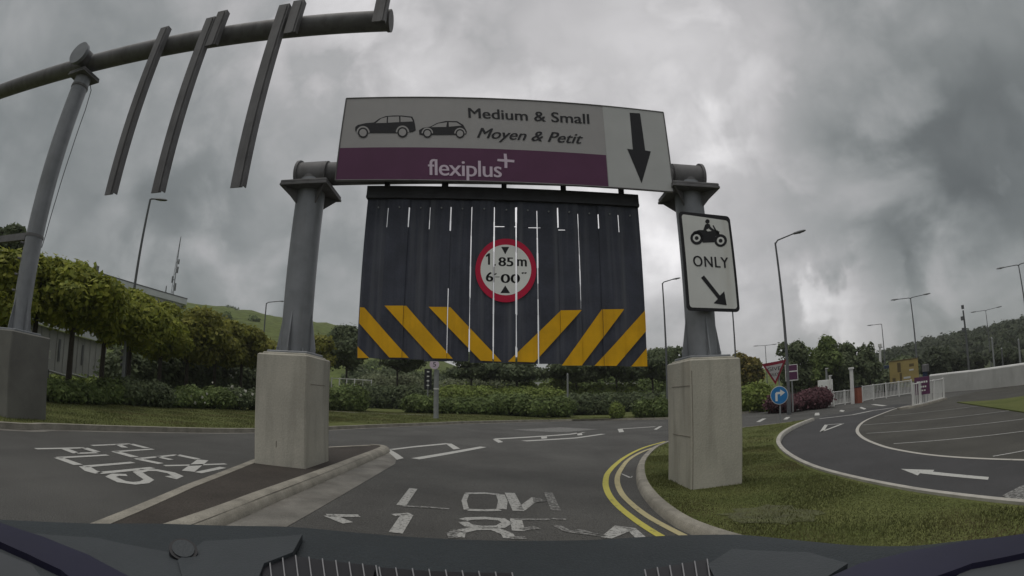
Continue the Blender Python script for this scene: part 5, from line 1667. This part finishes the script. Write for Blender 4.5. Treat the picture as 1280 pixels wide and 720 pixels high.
# ------------------------------------------------------------------ the car's dashboard under the dashcam, solid in place of its windscreen reflection
DZ = 1.045
def dp(px, py, z=DZ):
    d = ray(px, py); t_ = (z - CAM_H) / d[2]; return Vector((d[0] * t_, d[1] * t_, z))
edge = [(-40, 646), (40, 650), (120, 653), (200, 653), (290, 655.5), (370, 657), (450, 664), (540, 670.5), (640, 673.5), (740, 672.5), (820, 668), (880, 666.5), (930, 667), (1000, 674), (1070, 680), (1140, 680), (1210, 673), (1330, 662)]
dt = thing('dashboard', (0, .6, .6), 'dark grey car dashboard top with air vents along the bottom of the view', 'dashboard')
ep = [dp(*p) for p in edge]
ep = [Vector((p[0], p[1], DZ)) for p in smooth_line([(p.x, p.y) for p in ep], 4)]
nb = len(ep)
V, F = [], []
sec = [(0, -.05), (0.0, -.012), (-.012, 0.0), (-.09, .004), (-.2, -.002), (-.30, -.012), (-.36, -.05), (-.37, -.2)]
for p in ep:
    for dy, dz_ in sec: V.append((p.x, p.y + dy, DZ + dz_))
k = len(sec)
for i in range(nb - 1):
    for j in range(k - 1): F.append((i * k + j, i * k + j + 1, (i + 1) * k + j + 1, (i + 1) * k + j))
F += [tuple(range(k)), tuple((nb - 1) * k + j for j in range(k - 1, -1, -1))]
MB().add(V, F).build('dash_top', dashm, dt, smooth=True)
# raised panels whose lighter colour stands for sky reflected in the dash
def dpanel(name, pts, m, lift, th=.01, parent=dt):
    q = [dp(*p, DZ + lift) for p in pts]
    return MB().prism([v_ - Vector((0, 0, th)) for v_ in q], Vector((0, 0, th))).build(name, m, parent)
dpanel('side_panel', [(0, 662), (120, 672), (212, 690), (250, 708), (262, 735), (-20, 735)], dashl, .010)
dpanel('speaker_panel', [(255, 676), (378, 668), (366, 690), (330, 704), (318, 735), (232, 735), (222, 700)], dashl, .014)
dpanel('end_panel', [(915, 686), (1010, 690), (1060, 704), (1010, 735), (900, 735), (885, 705)], dashl, .012)
c = dp(229, 690, DZ + .016)
ax = Vector((.35, -.35, .87)).normalized()
MB().tube([c - ax * .012, c + ax * .006], .021, 26).build('speaker_ring', blackp, dt, smooth=True)
MB().tube([c - ax * .004, c + ax * .008], .0165, 26).build('speaker_mesh', dashl, dt, smooth=True)


def grille(x0, x1, yt0, yt1, n):
    q = [(x0, yt0), (x1, yt1), (x1 + (x1 - 640) * .05, 740), (x0 + (x0 - 640) * .05, 740)]
    gr = dpanel('demist_vent', q, blackp, .008)
    for i in range(n + 1):
        t_ = i / n; a = dp(x0 + (x1 - x0) * t_, yt0 + (yt1 - yt0) * t_, DZ + .011); b = dp(x0 + (x1 - x0) * t_ + 6, 742, DZ + .011)
        MB().tube([a, b], .0011, 5).build('vent_slat', chrome, gr)


grille(336, 470, 690, 707, 8)
grille(474, 640, 709, 716, 8)
grille(806, 884, 712, 699, 5)
# dark blue trims at the dashboard ends and the paler pillar feet outside them
dpanel('pillar_foot', [(-60, 690), (0, 690), (40, 706), (70, 745), (-60, 745)], mat('pillar_grey', (.055, .06, .066), .6, var=.15, scale=6), .012)
dpanel('pillar_foot', [(1340, 690), (1262, 697), (1205, 713), (1160, 745), (1340, 745)], MATS['pillar_grey'], .012)
dpanel('pillar_trim', [(-60, 634), (0, 653), (55, 671), (110, 693), (165, 722), (190, 745), (118, 745), (76, 712), (34, 692), (0, 677), (-60, 660)], trimb, .020, .012)
dpanel('pillar_trim', [(1340, 652), (1280, 667), (1215, 675), (1140, 688), (1075, 704), (1020, 728), (1000, 745), (1120, 745), (1165, 722), (1215, 704), (1280, 691), (1340, 676)], trimb, .020, .012)

# ------------------------------------------------------------------ added haze, lifts the far darks in place of windscreen glare
hz = MB().box((0, 350, 29), (1560, 1900, 66)).build('haze', None)
hz['kind'] = 'stuff'
hm = bpy.data.materials.new('moist_air'); hm.use_nodes = True
hm.node_tree.nodes.clear()
pv = hm.node_tree.nodes.new('ShaderNodeVolumePrincipled'); pv.inputs['Color'].default_value = (.9, .93, .93, 1); pv.inputs['Density'].default_value = .0005
ho = hm.node_tree.nodes.new('ShaderNodeOutputMaterial'); hm.node_tree.links.new(pv.outputs[0], ho.inputs['Volume'])
hz.data.materials.clear(); hz.data.materials.append(hm)
